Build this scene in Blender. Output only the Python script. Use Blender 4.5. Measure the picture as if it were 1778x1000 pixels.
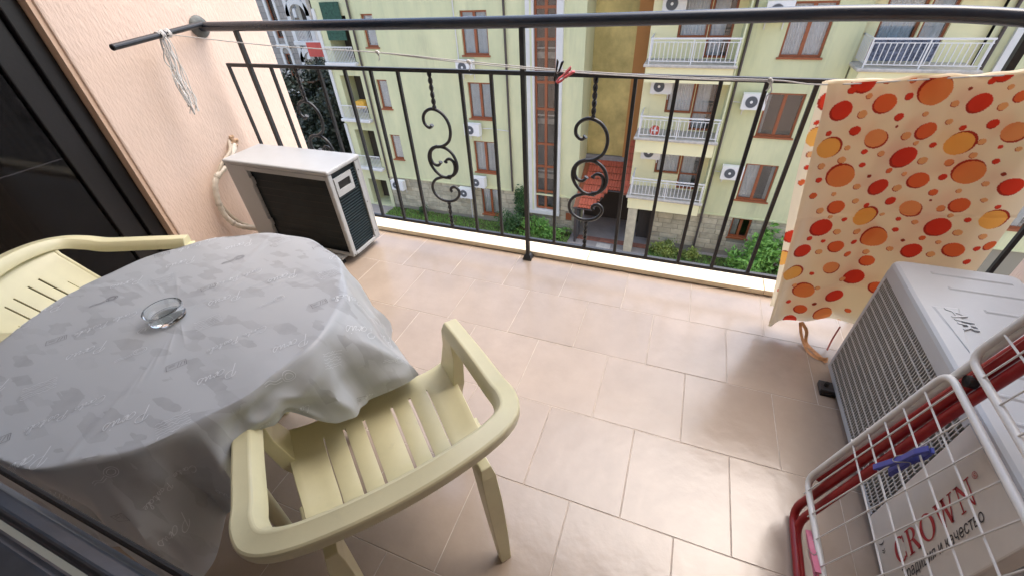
import bpy, math, random
from mathutils import Vector, Matrix
random.seed(7)
SC = bpy.context.scene
for o in list(bpy.data.objects): bpy.data.objects.remove(o)

# ---------------------------------------------------------------- camera, sky, sun, exposure
cam_d = bpy.data.cameras.new('camera'); cam = bpy.data.objects.new('camera', cam_d)
SC.collection.objects.link(cam); SC.camera = cam
cam_d.sensor_width = 36; cam_d.lens = 14.614; cam_d.clip_start = .02; cam_d.clip_end = 2000
_r = Vector((.93365, .35505, -.04739)); _d = Vector((.18474, -.59064, -.78550)); _f = Vector((-.30688, .72462, -.61704))
cam.matrix_world = Matrix(((_r.x, -_d.x, -_f.x, 0), (_r.y, -_d.y, -_f.y, 0), (_r.z, -_d.z, -_f.z, 1.40), (0, 0, 0, 1)))

SUN_EL, SUN_AZ = math.radians(65), math.radians(50)    # azimuth of the sun from +Y towards +X
W = bpy.data.worlds.new('World'); SC.world = W; W.use_nodes = True
wn = W.node_tree.nodes; bg = wn['Background']
sky = wn.new('ShaderNodeTexSky'); sky.sky_type = 'NISHITA'; sky.sun_disc = False
sky.sun_elevation = SUN_EL; sky.sun_rotation = SUN_AZ; sky.dust_density = 4.0; sky.air_density = 1.0; sky.ozone_density = .6
W.node_tree.links.new(sky.outputs[0], bg.inputs[0]); bg.inputs[1].default_value = .15
sl = bpy.data.lights.new('sun', 'SUN'); sl.energy = .6; sl.angle = math.radians(60); sl.color = (1, .98, .95)
sun = bpy.data.objects.new('sun', sl); SC.collection.objects.link(sun)
sv = Vector((math.sin(SUN_AZ) * math.cos(SUN_EL), math.cos(SUN_AZ) * math.cos(SUN_EL), math.sin(SUN_EL)))
sun.rotation_euler = sv.to_track_quat('Z', 'Y').to_euler()
SC.view_settings.view_transform = 'Standard'; SC.view_settings.look = 'None'
SC.view_settings.gamma = 1; SC.view_settings.use_curve_mapping = False
SC.view_settings.exposure = 1.66

# ---------------------------------------------------------------- materials
def srgb(r, g, b): return tuple(((c / 255) / 12.92 if c <= 10 else (((c / 255) + .055) / 1.055) ** 2.4) for c in (r, g, b))
MATS = {}
def mat(name, col, rough=.6, var=0, vscale=5, bump=0, bscale=60, bdist=.004, stretch=None, metal=0, rnd=0, spec=.5, coat=0, col2=None, detail=4, sheen=0, vstretch=None):
    if name in MATS: return MATS[name]
    m = bpy.data.materials.new(name); m.use_nodes = True; nt = m.node_tree; N = nt.nodes; L = nt.links
    p = N['Principled BSDF']; p.inputs['Roughness'].default_value = rough; p.inputs['Metallic'].default_value = metal
    p.inputs['Specular IOR Level'].default_value = spec; p.inputs['Coat Weight'].default_value = coat
    if sheen: p.inputs['Sheen Weight'].default_value = sheen
    c = (*col, 1); p.inputs['Base Color'].default_value = c
    tc = N.new('ShaderNodeTexCoord'); src = tc.outputs['Object']
    geo = N.new('ShaderNodeNewGeometry'); src = geo.outputs['Position']
    out = None
    if var:
        n = N.new('ShaderNodeTexNoise'); n.inputs['Scale'].default_value = vscale; n.inputs['Detail'].default_value = 6; n.inputs['Roughness'].default_value = .65
        if vstretch:
            vm = N.new('ShaderNodeMapping'); vm.inputs['Scale'].default_value = vstretch; L.new(src, vm.inputs[0]); L.new(vm.outputs[0], n.inputs['Vector'])
        else: L.new(src, n.inputs['Vector'])
        r = N.new('ShaderNodeValToRGB'); r.color_ramp.elements[0].position = .3; r.color_ramp.elements[1].position = .72
        a = col2 if col2 else tuple(x * (1 - var) for x in col); b = col if col2 else tuple(min(1, x * (1 + var)) for x in col)
        r.color_ramp.elements[0].color = (*a, 1); r.color_ramp.elements[1].color = (*b, 1)
        L.new(n.outputs[0], r.inputs[0]); out = r.outputs[0]
    if rnd:
        oi = N.new('ShaderNodeObjectInfo'); mp = N.new('ShaderNodeMapRange'); mp.inputs[3].default_value = 1 - rnd; mp.inputs[4].default_value = 1 + rnd
        L.new(oi.outputs['Random'], mp.inputs[0])
        mx = N.new('ShaderNodeVectorMath'); mx.operation = 'SCALE'
        if out: L.new(out, mx.inputs[0])
        else: mx.inputs[0].default_value = col
        L.new(mp.outputs[0], mx.inputs['Scale']); out = mx.outputs[0]
    if out: L.new(out, p.inputs['Base Color'])
    if bump:
        n = N.new('ShaderNodeTexNoise'); n.inputs['Scale'].default_value = bscale; n.inputs['Detail'].default_value = detail
        v = src
        if stretch:
            mpn = N.new('ShaderNodeMapping'); mpn.inputs['Scale'].default_value = stretch[0]; mpn.inputs['Rotation'].default_value = stretch[1]
            L.new(src, mpn.inputs[0]); v = mpn.outputs[0]
        L.new(v, n.inputs['Vector'])
        b = N.new('ShaderNodeBump'); b.inputs['Strength'].default_value = bump; b.inputs['Distance'].default_value = bdist
        L.new(n.outputs[0], b.inputs['Height']); L.new(b.outputs[0], p.inputs['Normal'])
    MATS[name] = m; return m

def glass_mat(name, tint=(.6, .63, .64), rough=.02, base=.06):
    m = bpy.data.materials.new(name); m.use_nodes = True; nt = m.node_tree; N = nt.nodes; L = nt.links
    N.remove(N['Principled BSDF']); o = N['Material Output']
    t = N.new('ShaderNodeBsdfTransparent'); t.inputs[0].default_value = (*tint, 1)
    g = N.new('ShaderNodeBsdfGlossy'); g.inputs['Roughness'].default_value = rough; g.inputs[0].default_value = (1, 1, 1, 1)
    fr = N.new('ShaderNodeFresnel'); fr.inputs[0].default_value = 1.5
    mp = N.new('ShaderNodeMath'); mp.operation = 'MULTIPLY_ADD'; mp.inputs[1].default_value = 1.0; mp.inputs[2].default_value = base
    mx = N.new('ShaderNodeMixShader'); L.new(fr.outputs[0], mp.inputs[0]); L.new(mp.outputs[0], mx.inputs[0])
    L.new(t.outputs[0], mx.inputs[1]); L.new(g.outputs[0], mx.inputs[2]); L.new(mx.outputs[0], o.inputs[0])
    MATS[name] = m; return m

def vcol_mat(name, rough=.7, bump=0, bscale=400, sheen=.2):
    m = mat(name, (.8, .7, .5), rough, bump=bump, bscale=bscale, bdist=.001, sheen=sheen); nt = m.node_tree
    a = nt.nodes.new('ShaderNodeAttribute'); a.attribute_name = 'print'
    p = nt.nodes['Principled BSDF']; nt.links.new(a.outputs['Color'], p.inputs['Base Color'])
    # thin cloth lets some light through
    tr = nt.nodes.new('ShaderNodeBsdfTranslucent'); nt.links.new(a.outputs['Color'], tr.inputs[0])
    mx = nt.nodes.new('ShaderNodeMixShader'); mx.inputs[0].default_value = .42
    nt.links.new(p.outputs[0], mx.inputs[1]); nt.links.new(tr.outputs[0], mx.inputs[2]); nt.links.new(mx.outputs[0], nt.nodes['Material Output'].inputs[0])
    return m

def streaks(m, dark=.62, lo=.56, hi=.74, amt=.5, sc=(2.0, 2.0, .16), blot=.55):
    nt = m.node_tree; N = nt.nodes; L = nt.links; p = N['Principled BSDF']; geo = N.new('ShaderNodeNewGeometry')
    mp = N.new('ShaderNodeMapping'); mp.inputs['Scale'].default_value = sc; L.new(geo.outputs['Position'], mp.inputs[0])
    n = N.new('ShaderNodeTexNoise'); n.inputs['Scale'].default_value = 1; n.inputs['Detail'].default_value = 7; n.inputs['Roughness'].default_value = .7; L.new(mp.outputs[0], n.inputs['Vector'])
    n2 = N.new('ShaderNodeTexNoise'); n2.inputs['Scale'].default_value = blot; n2.inputs['Detail'].default_value = 4; L.new(geo.outputs['Position'], n2.inputs['Vector'])
    r = N.new('ShaderNodeMapRange'); r.inputs[1].default_value = lo; r.inputs[2].default_value = hi; L.new(n.outputs[0], r.inputs[0])
    r2 = N.new('ShaderNodeMapRange'); r2.inputs[1].default_value = .4; r2.inputs[2].default_value = .65; L.new(n2.outputs[0], r2.inputs[0])
    mu = N.new('ShaderNodeMath'); mu.operation = 'MULTIPLY'; L.new(r.outputs[0], mu.inputs[0]); L.new(r2.outputs[0], mu.inputs[1])
    mu2 = N.new('ShaderNodeMath'); mu2.operation = 'MULTIPLY'; mu2.inputs[1].default_value = amt; L.new(mu.outputs[0], mu2.inputs[0])
    src = p.inputs['Base Color'].links[0].from_socket if p.inputs['Base Color'].links else None
    dk = N.new('ShaderNodeVectorMath'); dk.operation = 'MULTIPLY'; dk.inputs[1].default_value = (dark, dark * 1.01, dark * 1.04)
    mx = N.new('ShaderNodeMix'); mx.data_type = 'RGBA'; L.new(mu2.outputs[0], mx.inputs[0])
    if src: L.new(src, dk.inputs[0]); L.new(src, mx.inputs[6])
    else: dk.inputs[0].default_value = p.inputs['Base Color'].default_value[:3]; mx.inputs[6].default_value = p.inputs['Base Color'].default_value
    L.new(dk.outputs[0], mx.inputs[7]); L.new(mx.outputs[2], p.inputs['Base Color'])

# ---------------------------------------------------------------- mesh helpers
COL = SC.collection
class MB:
    def __init__(s): s.v = []; s.f = []
    def add(s, vs, fs):
        n = len(s.v); s.v += [tuple(p) for p in vs]; s.f += [tuple(i + n for i in q) for q in fs]; return s
    def box(s, x0, x1, y0, y1, z0, z1):
        return s.add([(x0, y0, z0), (x1, y0, z0), (x1, y1, z0), (x0, y1, z0), (x0, y0, z1), (x1, y0, z1), (x1, y1, z1), (x0, y1, z1)],
                     [(0, 3, 2, 1), (4, 5, 6, 7), (0, 1, 5, 4), (1, 2, 6, 5), (2, 3, 7, 6), (3, 0, 4, 7)])
    def quad(s, *p): return s.add(p, [tuple(range(len(p)))])
    def loft(s, rings, closed=True, caps=True):
        n = len(rings[0]); k = len(rings); vs = [p for r in rings for p in r]; fs = []
        for i in range(k - 1):
            for j in range(n if closed else n - 1):
                a = i * n + j; b = i * n + (j + 1) % n; fs.append((a, b, b + n, a + n))
        if caps and closed: fs += [tuple(reversed(range(n))), tuple(range((k - 1) * n, k * n))]
        return s.add(vs, fs)
    def tube(s, path, r, n=8, closed=False):
        P = [Vector(p) for p in path]; k = len(P); rings = []; u = None
        for i in range(k):
            if closed: t = P[(i + 1) % k] - P[i - 1]
            else: t = P[min(i + 1, k - 1)] - P[max(i - 1, 0)]
            if t.length < 1e-9: t = Vector((0, 0, 1))
            t.normalize()
            if u is None:
                u = t.cross(Vector((0, 0, 1)));
                if u.length < .05: u = t.cross(Vector((1, 0, 0)))
            u = u - t * u.dot(t)
            if u.length < 1e-6: u = t.orthogonal()
            u.normalize(); w = t.cross(u); rr = r[i] if isinstance(r, (list, tuple)) else r
            rings.append([P[i] + (u * math.cos(a) + w * math.sin(a)) * rr for a in (2 * math.pi * j / n for j in range(n))])
        if closed: rings.append(rings[0])
        return s.loft(rings, True, not closed)
    def sweep(s, path, sec, up=(0, 0, 1)):
        P = [Vector(p) for p in path]; k = len(P); rings = []; up = Vector(up)
        for i in range(k):
            t = (P[min(i + 1, k - 1)] - P[max(i - 1, 0)]).normalized(); side = t.cross(up).normalized(); u2 = side.cross(t)
            sc = sec[i] if isinstance(sec[0][0], (list, tuple)) else sec
            rings.append([P[i] + side * a + u2 * b for a, b in sc])
        return s.loft(rings)
    def lathe(s, prof, c=(0, 0, 0), n=24, axis='z'):
        rings = []
        for r, h in prof:
            ring = []
            for j in range(n):
                a = 2 * math.pi * j / n; x, y = r * math.cos(a), r * math.sin(a)
                q = (x, y, h) if axis == 'z' else ((h, x, y) if axis == 'x' else (y, h, x))
                ring.append((c[0] + q[0], c[1] + q[1], c[2] + q[2]))
            rings.append(ring)
        return s.loft(rings)
    def xf(s, M):
        s.v = [tuple(M @ Vector(p)) for p in s.v]; return s
    def mesh(s, name, m, off=(0, 0, 0), smooth=False):
        me = bpy.data.meshes.new(name); o = off
        me.from_pydata([(p[0] - o[0], p[1] - o[1], p[2] - o[2]) for p in s.v], [], s.f)
        if m: me.materials.append(m)
        if smooth: me.polygons.foreach_set('use_smooth', [True] * len(me.polygons))
        if smooth: me.set_sharp_from_angle(angle=math.radians(48))
        me.update(); return me
    def build(s, name, m, parent=None, off=(0, 0, 0), smooth=False, bevel=0, seg=2):
        ob = bpy.data.objects.new(name, s.mesh(name, m, off, smooth)); COL.objects.link(ob)
        if parent: ob.parent = parent
        if bevel:
            b = ob.modifiers.new('bevel', 'BEVEL'); b.width = bevel; b.segments = seg; b.limit_method = 'ANGLE'; b.angle_limit = math.radians(40)
        return ob
def inst(name, me, parent=None, loc=(0, 0, 0), rot=(0, 0, 0), scale=(1, 1, 1)):
    ob = bpy.data.objects.new(name, me); COL.objects.link(ob); ob.location = loc; ob.rotation_euler = rot; ob.scale = scale
    if parent: ob.parent = parent
    return ob
def tag(o, label, cat, group=None):
    o['label'] = label; o['category'] = cat
    if group: o['group'] = group
    return o
def struct(o): o['kind'] = 'structure'; return o
def stuff(o): o['kind'] = 'stuff'; return o
def thing(name, label, cat, loc=(0, 0, 0), rotz=0, group=None):
    e = bpy.data.objects.new(name, None); COL.objects.link(e); e.location = loc; e.rotation_euler = (0, 0, rotz); e.empty_display_size = .1
    return tag(e, label, cat, group)
def catmull(pts, k=8):
    P = [Vector(p) for p in pts]; out = []
    for i in range(len(P) - 1):
        p0 = P[max(i - 1, 0)]; p1 = P[i]; p2 = P[i + 1]; p3 = P[min(i + 2, len(P) - 1)]
        for j in range(k):
            t = j / k
            out.append(.5 * ((2 * p1) + (p2 - p0) * t + (2 * p0 - 5 * p1 + 4 * p2 - p3) * t * t + (3 * p1 - p0 - 3 * p2 + p3) * t ** 3))
    out.append(P[-1]); return out
def interp(tab, x):
    for (a, va), (b, vb) in zip(tab, tab[1:]):
        if a <= x <= b:
            t = (x - a) / (b - a); t = t * t * (3 - 2 * t); return va + (vb - va) * t
    return tab[-1][1]
def rrect(w, h, r, k=3):
    out = []
    for cx, cy, a0 in ((w / 2 - r, h / 2 - r, 0), (-w / 2 + r, h / 2 - r, 90), (-w / 2 + r, -h / 2 + r, 180), (w / 2 - r, -h / 2 + r, 270)):
        for i in range(k + 1):
            a = math.radians(a0 + 90 * i / k); out.append((cx + r * math.cos(a), cy + r * math.sin(a)))
    return out
def ribbon(mb, pts, w, fn):
    """flat stroke of width w along 2D pts, mapped by fn(u,v)"""
    n = len(pts)
    for i in range(n - 1):
        a = Vector(pts[i]); b = Vector(pts[i + 1]); d = b - a
        if d.length < 1e-6: continue
        d.normalize(); q = Vector((-d.y, d.x)) * (w / 2); a2 = a - d * w * .3; b2 = b + d * w * .3
        mb.quad(fn(*(a2 - q)), fn(*(b2 - q)), fn(*(b2 + q)), fn(*(a2 + q)))

# palette
M_tile = mat('floor_tile_ceramic', srgb(170, 154, 138), .23, var=.11, vscale=3.5, bump=.3, bscale=12, bdist=.006, rnd=.06, detail=9, spec=.8)
M_grout = mat('tile_grout', srgb(192, 180, 166), .85, var=.3, vscale=9)
M_plaster = mat('peach_plaster', srgb(226, 204, 188), .9, var=.05, vscale=3, bump=.8, bscale=62, bdist=.005, stretch=((1, 1.7, .5), (.45, 0, 0)))
M_plain = mat('peach_paint', srgb(212, 184, 160), .85, var=.06, vscale=4, bump=.2, bscale=80)
M_marble = mat('cream_marble', srgb(236, 222, 192), .35, var=.08, vscale=6, bump=.05, bscale=40)
M_iron = mat('black_iron', srgb(34, 36, 40), .4, var=.45, vscale=22, bump=.12, bscale=120, bdist=.001, spec=.6)
M_railpaint = mat('handrail_paint', srgb(30, 40, 54), .26, var=.15, vscale=30, spec=.6)
M_acw = mat('ac_white_paint', srgb(180, 184, 186), .4, var=.1, vscale=5, col2=srgb(174, 176, 176), bump=.05, bscale=300, bdist=.0006)
M_acw2 = mat('ac_grey_white_paint', srgb(184, 190, 195), .38, var=.1, vscale=4, col2=srgb(176, 181, 185), bump=.25, bscale=420, bdist=.0006)
M_coil = mat('coil_fins', srgb(30, 38, 41), .5, var=.25, vscale=9, bump=.10, bscale=120, bdist=.003, stretch=((6, 6, .1), (0, 0, 0)), metal=.4)
M_dark = mat('black_plastic', srgb(24, 24, 25), .5)
M_rubber = mat('black_rubber', srgb(20, 19, 19), .7, bump=.3, bscale=120)
M_plastic = mat('cream_plastic', srgb(212, 206, 167), .34, var=.06, vscale=7, bump=.10, bscale=350, bdist=.0005)
M_white = mat('white_powder_coat', srgb(222, 222, 218), .32, var=.06, vscale=20)
M_red = mat('red_tube_paint', srgb(150, 24, 28), .3, var=.15, vscale=25)
M_cord = mat('white_cord', srgb(206, 206, 204), .85, bump=.6, bscale=900, bdist=.001)
M_wrap = mat('pipe_wrap', srgb(214, 206, 192), .8, var=.2, vscale=25, bump=.6, bscale=60)
M_doorframe = mat('black_door_frame', srgb(22, 22, 24), .3, bump=.1, bscale=60)
M_frame2 = mat('dark_grey_frame', srgb(58, 64, 72), .28, var=.3, vscale=14, bump=.1, bscale=40)
M_glassdoor = glass_mat('door_glass', (.2, .2, .21), .06, -.022)
M_pane = glass_mat('window_glass', (.95, .97, .97), .02, .02)
streaks(M_plaster, .86, .5, .75, .6, (3, 3, 1.2), 1.5); streaks(M_tile, .80, .52, .75, .55, (5, 5, 5), 2.2); streaks(M_plastic, .82, .60, .72, .6, (22, 22, 22), 6)
# ---------------------------------------------------------------- balcony structure
X0, X1, YF = -2.64, 1.42, 1.967
fl = MB().box(X0 - .3, X1 + .3, -.35, 2.07, -.22, -.0012).build('floor', M_grout); struct(fl)
rows = [1.967, 1.655, 1.318, .981, .645, .311, -.02, -.34]
for i in range(len(rows) - 1):
    y1, y0 = rows[i], rows[i + 1]
    xo = -.275 if i % 2 else -.113
    k = math.floor((X0 - xo) / .3235); x = xo + k * .3235
    while x < X1:
        a, b = max(x, X0), min(x + .3235, X1); x += .3235
        if b - a < .02: continue
        g = .0015; c = .0008
        t = MB(); z0, z1 = -.012, random.uniform(-.0006, .0006)
        t.loft([[(a + g, y0 + g, z0), (b - g, y0 + g, z0), (b - g, y1 - g, z0), (a + g, y1 - g, z0)],
                [(a + g, y0 + g, z1 - c), (b - g, y0 + g, z1 - c), (b - g, y1 - g, z1 - c), (a + g, y1 - g, z1 - c)],
                [(a + g + c, y0 + g + c, z1), (b - g - c, y0 + g + c, z1), (b - g - c, y1 - g - c, z1), (a + g + c, y1 - g - c, z1)]])
        t.build('floor_tile', M_tile, fl)
cu = MB().box(X0 - .3, X1 + .3, 2.02, 2.07, -.005, .004).build('curb', M_marble); struct(cu)
xs = [X0, -1.63, -.36, .55, X1]
for a, b in zip(xs, xs[1:]):
    MB().box(a + .0015, b - .0015, YF + .002, 2.10, .005, .034).build('marble_slab', M_marble, cu, bevel=.003)

# left wall: plastered end, reveal and glazed door
wl = MB()
wl.box(-3.1, X0, 1.265, 2.39, -.2, 3.0)
struct(wl.build('wall_left', M_plaster, bevel=.008))
rv = MB(); rv.box(-2.9, X0 - .012, 1.245, 1.264, -.005, 2.7); struct(rv.build('wall_reveal', M_plain))
gd = thing('glass_door', 'dark glazed balcony door in black frame set into the peach wall', 'door', (-2.74, .45, 0))
go = (-2.74, .45, 0)
MB().box(-2.80, -2.705, 1.17, 1.244, 0, 2.4).build('door_frame', M_doorframe, gd, go, bevel=.006)
MB().box(-2.80, -2.70, -.35, 1.17, 2.32, 2.4).build('head_frame', M_doorframe, gd, go, bevel=.006)
sash = MB(); sash.box(-2.79, -2.735, 1.06, 1.168, .03, 2.3); sash.box(-2.79, -2.735, -.3, 1.06, .03, .13)
sash.build('sash', M_doorframe, gd, go, bevel=.006)
MB().box(-2.79, -2.70, -.35, 1.17, -.004, .028).build('threshold', M_doorframe, gd, go)
MB().box(-2.768, -2.76, -.28, 1.06, .13, 2.3).build('pane', M_glassdoor, gd, go)
rm = MB(); rm.box(-6, -2.82, -.35, 2.4, -.05, -.01); rm.box(-6.1, -6, -.35, 2.4, 0, 2.6); rm.box(-6, -2.82, 2.3, 2.4, 0, 2.6); rm.box(-6, -2.82, -.45, -.35, 0, 2.6); rm.box(-6.1, -2.65, -.45, 2.4, 2.6, 2.7)
struct(rm.build('room_interior', mat('room_brown', srgb(112, 88, 74), .5, var=.2, vscale=5)))
cb = thing('curtain', 'beige curtain hanging inside the dark glazed door', 'curtain', (-3.1, .55, 0))
cv = MB(); n = 60; pr = [(-3.1 + .03 * math.sin(i * .9), .25 + i * .011) for i in range(n)]
cv.loft([[(x, y, z) for x, y in pr] for z in (.03, 2.4)], closed=False, caps=False); cv.build('drape', mat('beige_curtain', srgb(150, 128, 108), .9), cb, (-3.1, .55, 0), smooth=True)

# back wall (behind the camera), right wall, slab above
bw = MB(); bw.box(-2.72, -1.6, -.55, -.35, -.2, 3.0); bw.box(.5, 1.42, -.55, -.35, -.2, 3.0); bw.box(-1.6, .5, -.55, -.35, 2.3, 3.0)
struct(bw.build('wall_back', M_plaster))
bk = MB().box(-2.7, 1.5, -3.4, -3.2, -.2, 3).box(-2.7, 1.5, -3.2, -.55, -.2, -.012); struct(bk.build('room_back', mat('room_bounce_beige', srgb(206, 196, 184), .8)))  # unseen room, kept pale to bounce light onto the balcony
struct(MB().box(X1, X1 + .3, -.55, 2.06, -.2, 3.0).build('wall_right', M_plaster))
struct(MB().box(-3.1, X1 + .3, -3.4, 1.5, 3.0, 3.2).build('shading_ceiling', mat('ceiling_paint', srgb(236, 226, 212), .9)))  # unseen slab; overhang set by how much it shades the balcony
from mathutils import noise
# ---------------------------------------------------------------- balcony railing
RY = 1.941
rl = thing('balcony_railing', 'black wrought iron balcony railing with scroll panels and round handrail', 'railing', (-.6, RY, 0)); ro = (-.6, RY, 0)
hp = catmull([(X0 + .015, RY, 1.192), (-1.7, RY, 1.193), (-.705, RY, 1.197), (.0, RY, 1.205), (.44, RY, 1.21), (.75, RY, 1.203), (1.0, RY - .005, 1.182), (1.2, RY - .01, 1.16), (X1 + .01, RY - .02, 1.13)], 6)
MB().tube(hp, .0235, 20).build('handrail', M_railpaint, rl, ro, smooth=True)
MB().lathe([(.0, X0 - .004), (.052, X0 - .004), (.056, X0 + .004), (.05, X0 + .016), (.03, X0 + .022), (.0, X0 + .023)], (0, RY, 1.192), 28, 'x').build('wall_flange', mat('grey_flange', srgb(96, 100, 98), .6, var=.3, vscale=40, bump=.3, bscale=90), rl, ro, smooth=True)
def bar(x, z0, z1, w=.0155): return MB().box(x - w / 2, x + w / 2, RY - w / 2, RY + w / 2, z0, z1)
MB().box(-2.542, X1, RY - .009, RY + .009, .993, 1.011).build('middle_rail', M_iron, rl, ro, bevel=.001)
MB().box(-2.542, X1, RY - .009, RY + .009, .126, .145).build('base_rail', M_iron, rl, ro, bevel=.001)
for x in (-2.369, -.705, .945):
    p = bar(x, .012, 1.19, .022).build('post', M_iron, rl, ro, bevel=.001)
    MB().loft([[(x + sx * w, RY + sy * w, z) for sx, sy in ((-1, -1), (1, -1), (1, 1), (-1, 1))] for w, z in ((.026, .0), (.026, .012), (.016, .03), (.0115, .034))]).build('foot', M_iron, p, ro)
barx = [-2.535, -2.209, -1.872, -1.70, -1.535, -1.372, -1.022, -.863, -.547, -.209, -.046, .116, .276, .44, .61, .78, 1.11, 1.275]
for x in barx: bar(x, .143, .995).build('bar', M_iron, rl, ro, bevel=.001)
def twist(x, z0, z1, turns):
    n = max(8, int(turns * 10)); m = MB()
    for ph in (0, math.pi):
        m.tube([(x + .0058 * math.cos(2 * math.pi * turns * i / n + ph), RY + .0058 * math.sin(2 * math.pi * turns * i / n + ph), z0 + (z1 - z0) * i / n) for i in range(n + 1)], .0062, 6)
    return m
def scroll_paths():
    A = [(-.030, .742), (-.042, .728), (-.060, .732), (-.076, .752), (-.074, .785), (-.050, .812), (-.012, .823), (.035, .806), (.066, .766), (.074, .715), (.058, .665), (.020, .636), (-.018, .626)]
    B = [(-.012, .545), (-.022, .528), (-.042, .522), (-.064, .535), (-.073, .565), (-.062, .602), (-.025, .626), (.025, .625), (.066, .597), (.086, .55), (.082, .505), (.055, .472), (.02, .462)]
    C = [(.018, .545), (.028, .56), (.048, .565), (.066, .552), (.072, .522), (.06, .482), (.025, .456), (-.02, .46), (-.058, .49), (-.082, .535), (-.080, .58), (-.055, .615), (-.02, .63)]
    D = [(.035, .458), (-.02, .452), (-.065, .434), (-.092, .396), (-.088, .35), (-.055, .318), (-.01, .306), (.04, .318), (.072, .348), (.078, .38), (.060, .402), (.036, .398), (.026, .382), (.034, .370)]
    return A, B, C, D
for cx in (-2.035, -1.192, -.375):
    s = MB()
    for P in scroll_paths():
        q = catmull([(cx + a, RY, z) for a, z in P], 6); n = len(q)
        s.tube(q, [(.0115 if i < 3 else .0085) - .0015 * max(0, 1 - abs(i - 5) / 4) for i in range(n)], 10)
    so = s.build('scroll', M_iron, rl, ro, smooth=True)
    twist(cx, .822, .995, 2.7).build('twisted_bar', M_iron, so, ro)
    twist(cx, .143, .306, 2.7).build('twisted_bar', M_iron, so, ro)

# clothes pole on the wall, cord bundle, clothes line, pegs
pl = thing('drying_pole', 'short black metal tube sticking out from the handrail end', 'pole', (-2.6, 1.92, 1.19)); po = (-2.6, 1.92, 1.19)
pa, pb = Vector((-2.595, 1.93, 1.206)), Vector((-2.435, 1.345, 1.181)); dv = (pb - pa).normalized()
MB().tube([pa, pb], .0135, 14).build('tube', M_iron, pl, po, smooth=False)
MB().tube([pb - dv * .004, pb + dv * .003], .0105, 14).build('end_bore', M_dark, pl, po)
knot = pa + dv * .30
bd = thing('cord_bundle', 'bundle of white clothes line cord knotted on the black pole', 'cord', tuple(knot)); bo = tuple(knot)
wr = MB()
side = dv.cross(Vector((0, 0, 1))).normalized(); upv = side.cross(dv)
for a0, a1 in ((-.045, -.018), (-.005, .03)):
    pts = []
    for i in range(72):
        a = i * math.pi / 8; c = pa + dv * (.30 + a0 + (a1 - a0) * i / 72)
        pts.append(c + (side * math.cos(a) + upv * math.sin(a)) * (.0165 + .003 * math.sin(i * .7)))
    wr.tube(pts, .0028, 6)
wr.build('coil', M_cord, bd, bo, smooth=True)
random.seed(3)
for i in range(13):
    st = knot + Vector((random.uniform(-.014, .014), random.uniform(-.02, .02), -.012)); ln = random.uniform(.25, .36) if i < 11 else .2
    pts = [st]
    for k in range(1, 7):
        t = k / 6; w = .008 + .022 * max(0, t - .5)
        pts.append(st + Vector((.035 * t + random.uniform(-w, w), -.045 * t + random.uniform(-w, w) , -ln * t)))
    if i % 2:
        e = pts[-1]; pts += [e + Vector((random.uniform(-.02, .02), random.uniform(-.02, .02), .03)), e + Vector((random.uniform(-.03, .03), -.01, .10)), e + Vector((0, 0, .16))]
    MB().tube(catmull(pts, 5), random.choice([.0021, .0026, .003]), 6).build('strand', M_cord, bd, bo, smooth=True)
ln1 = [(-2.51, 1.66, 1.192), (-1.9, 1.69, 1.142), (-1.30, 1.72, 1.113), (-.86, 1.72, 1.084), (-.46, 1.72, 1.062), (-.05, 1.715, 1.050), (.26, 1.71, 1.049), (.42, 1.70, 1.043), (.8, 1.70, 1.078), (X1, 1.70, 1.125)]
ln2 = [(-1.30, 1.72, 1.113), (-.86, 1.725, 1.077), (-.46, 1.725, 1.055), (-.05, 1.722, 1.044), (.26, 1.71, 1.045)]
cl = thing('clothes_line', 'pale clothes line strung across the balcony below the handrail', 'line', (-.5, 1.7, 1.05)); co = (-.5, 1.7, 1.05)
MB().tube(catmull(ln1, 6), .0024, 6).build('strand', M_cord, cl, co, smooth=True)
MB().tube(catmull(ln2, 6), .0022, 6).build('strand', M_cord, cl, co, smooth=True)
def knotmb(p, r):
    pts = [Vector(p) + Vector((r * math.sin(i * .9) * .9, r * .6 * math.cos(i * 1.7), r * math.cos(i * .9 + .4))) for i in range(22)]
    m = MB().tube(catmull(pts, 3), .0022, 6); m.tube(catmull([Vector(p), Vector(p) + Vector((.004, 0, -.018)), Vector(p) + Vector((-.003, 0, -.032))], 4), .002, 6); return m
for p in ((-1.30, 1.72, 1.112), (-.86, 1.72, 1.082), (.25, 1.71, 1.047)): knotmb(p, .008).build('knot', M_cord, cl, co, smooth=True)
MB().tube(catmull([(.25, 1.708, 1.045), (.262, 1.70, 1.02), (.252, 1.70, 1.0), (.258, 1.70, .975)], 5), .0022, 6).build('loose_end', M_cord, cl, co, smooth=True)

def peg(loc, M, col, label, grip=.0):
    t = thing('clothes_peg', label, 'peg', loc)
    t.rotation_mode = 'QUATERNION'; t.rotation_quaternion = M.to_quaternion()
    for s in (-1, 1):
        prof = [(-.042, .011 * s), (-.036, .0045 * s), (.0, .0025 * s), (.012, .0052 * s), (.034, .0010 * s), (.036, .0045 * s), (.020, .0092 * s), (.0, .0078 * s), (-.030, .0125 * s), (-.042, .0145 * s)]
        MB().loft([[(a, y, b) for a, b in prof] for y in (-.0052, .0052)]).build('jaw', col, t, bevel=.0008)
    MB().tube(catmull([(-.006, -.0058, .009), (.004, -.0072, .0), (-.006, -.0058, -.009), (-.012, 0, -.0098), (-.006, .0058, -.009), (.004, .0072, 0), (-.006, .0058, .009), (-.012, 0, .0098), (-.006, -.0058, .009)], 4), .0008, 5).build('spring', mat('steel_spring', srgb(170, 170, 168), .3, metal=.9), t)
    return t
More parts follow.
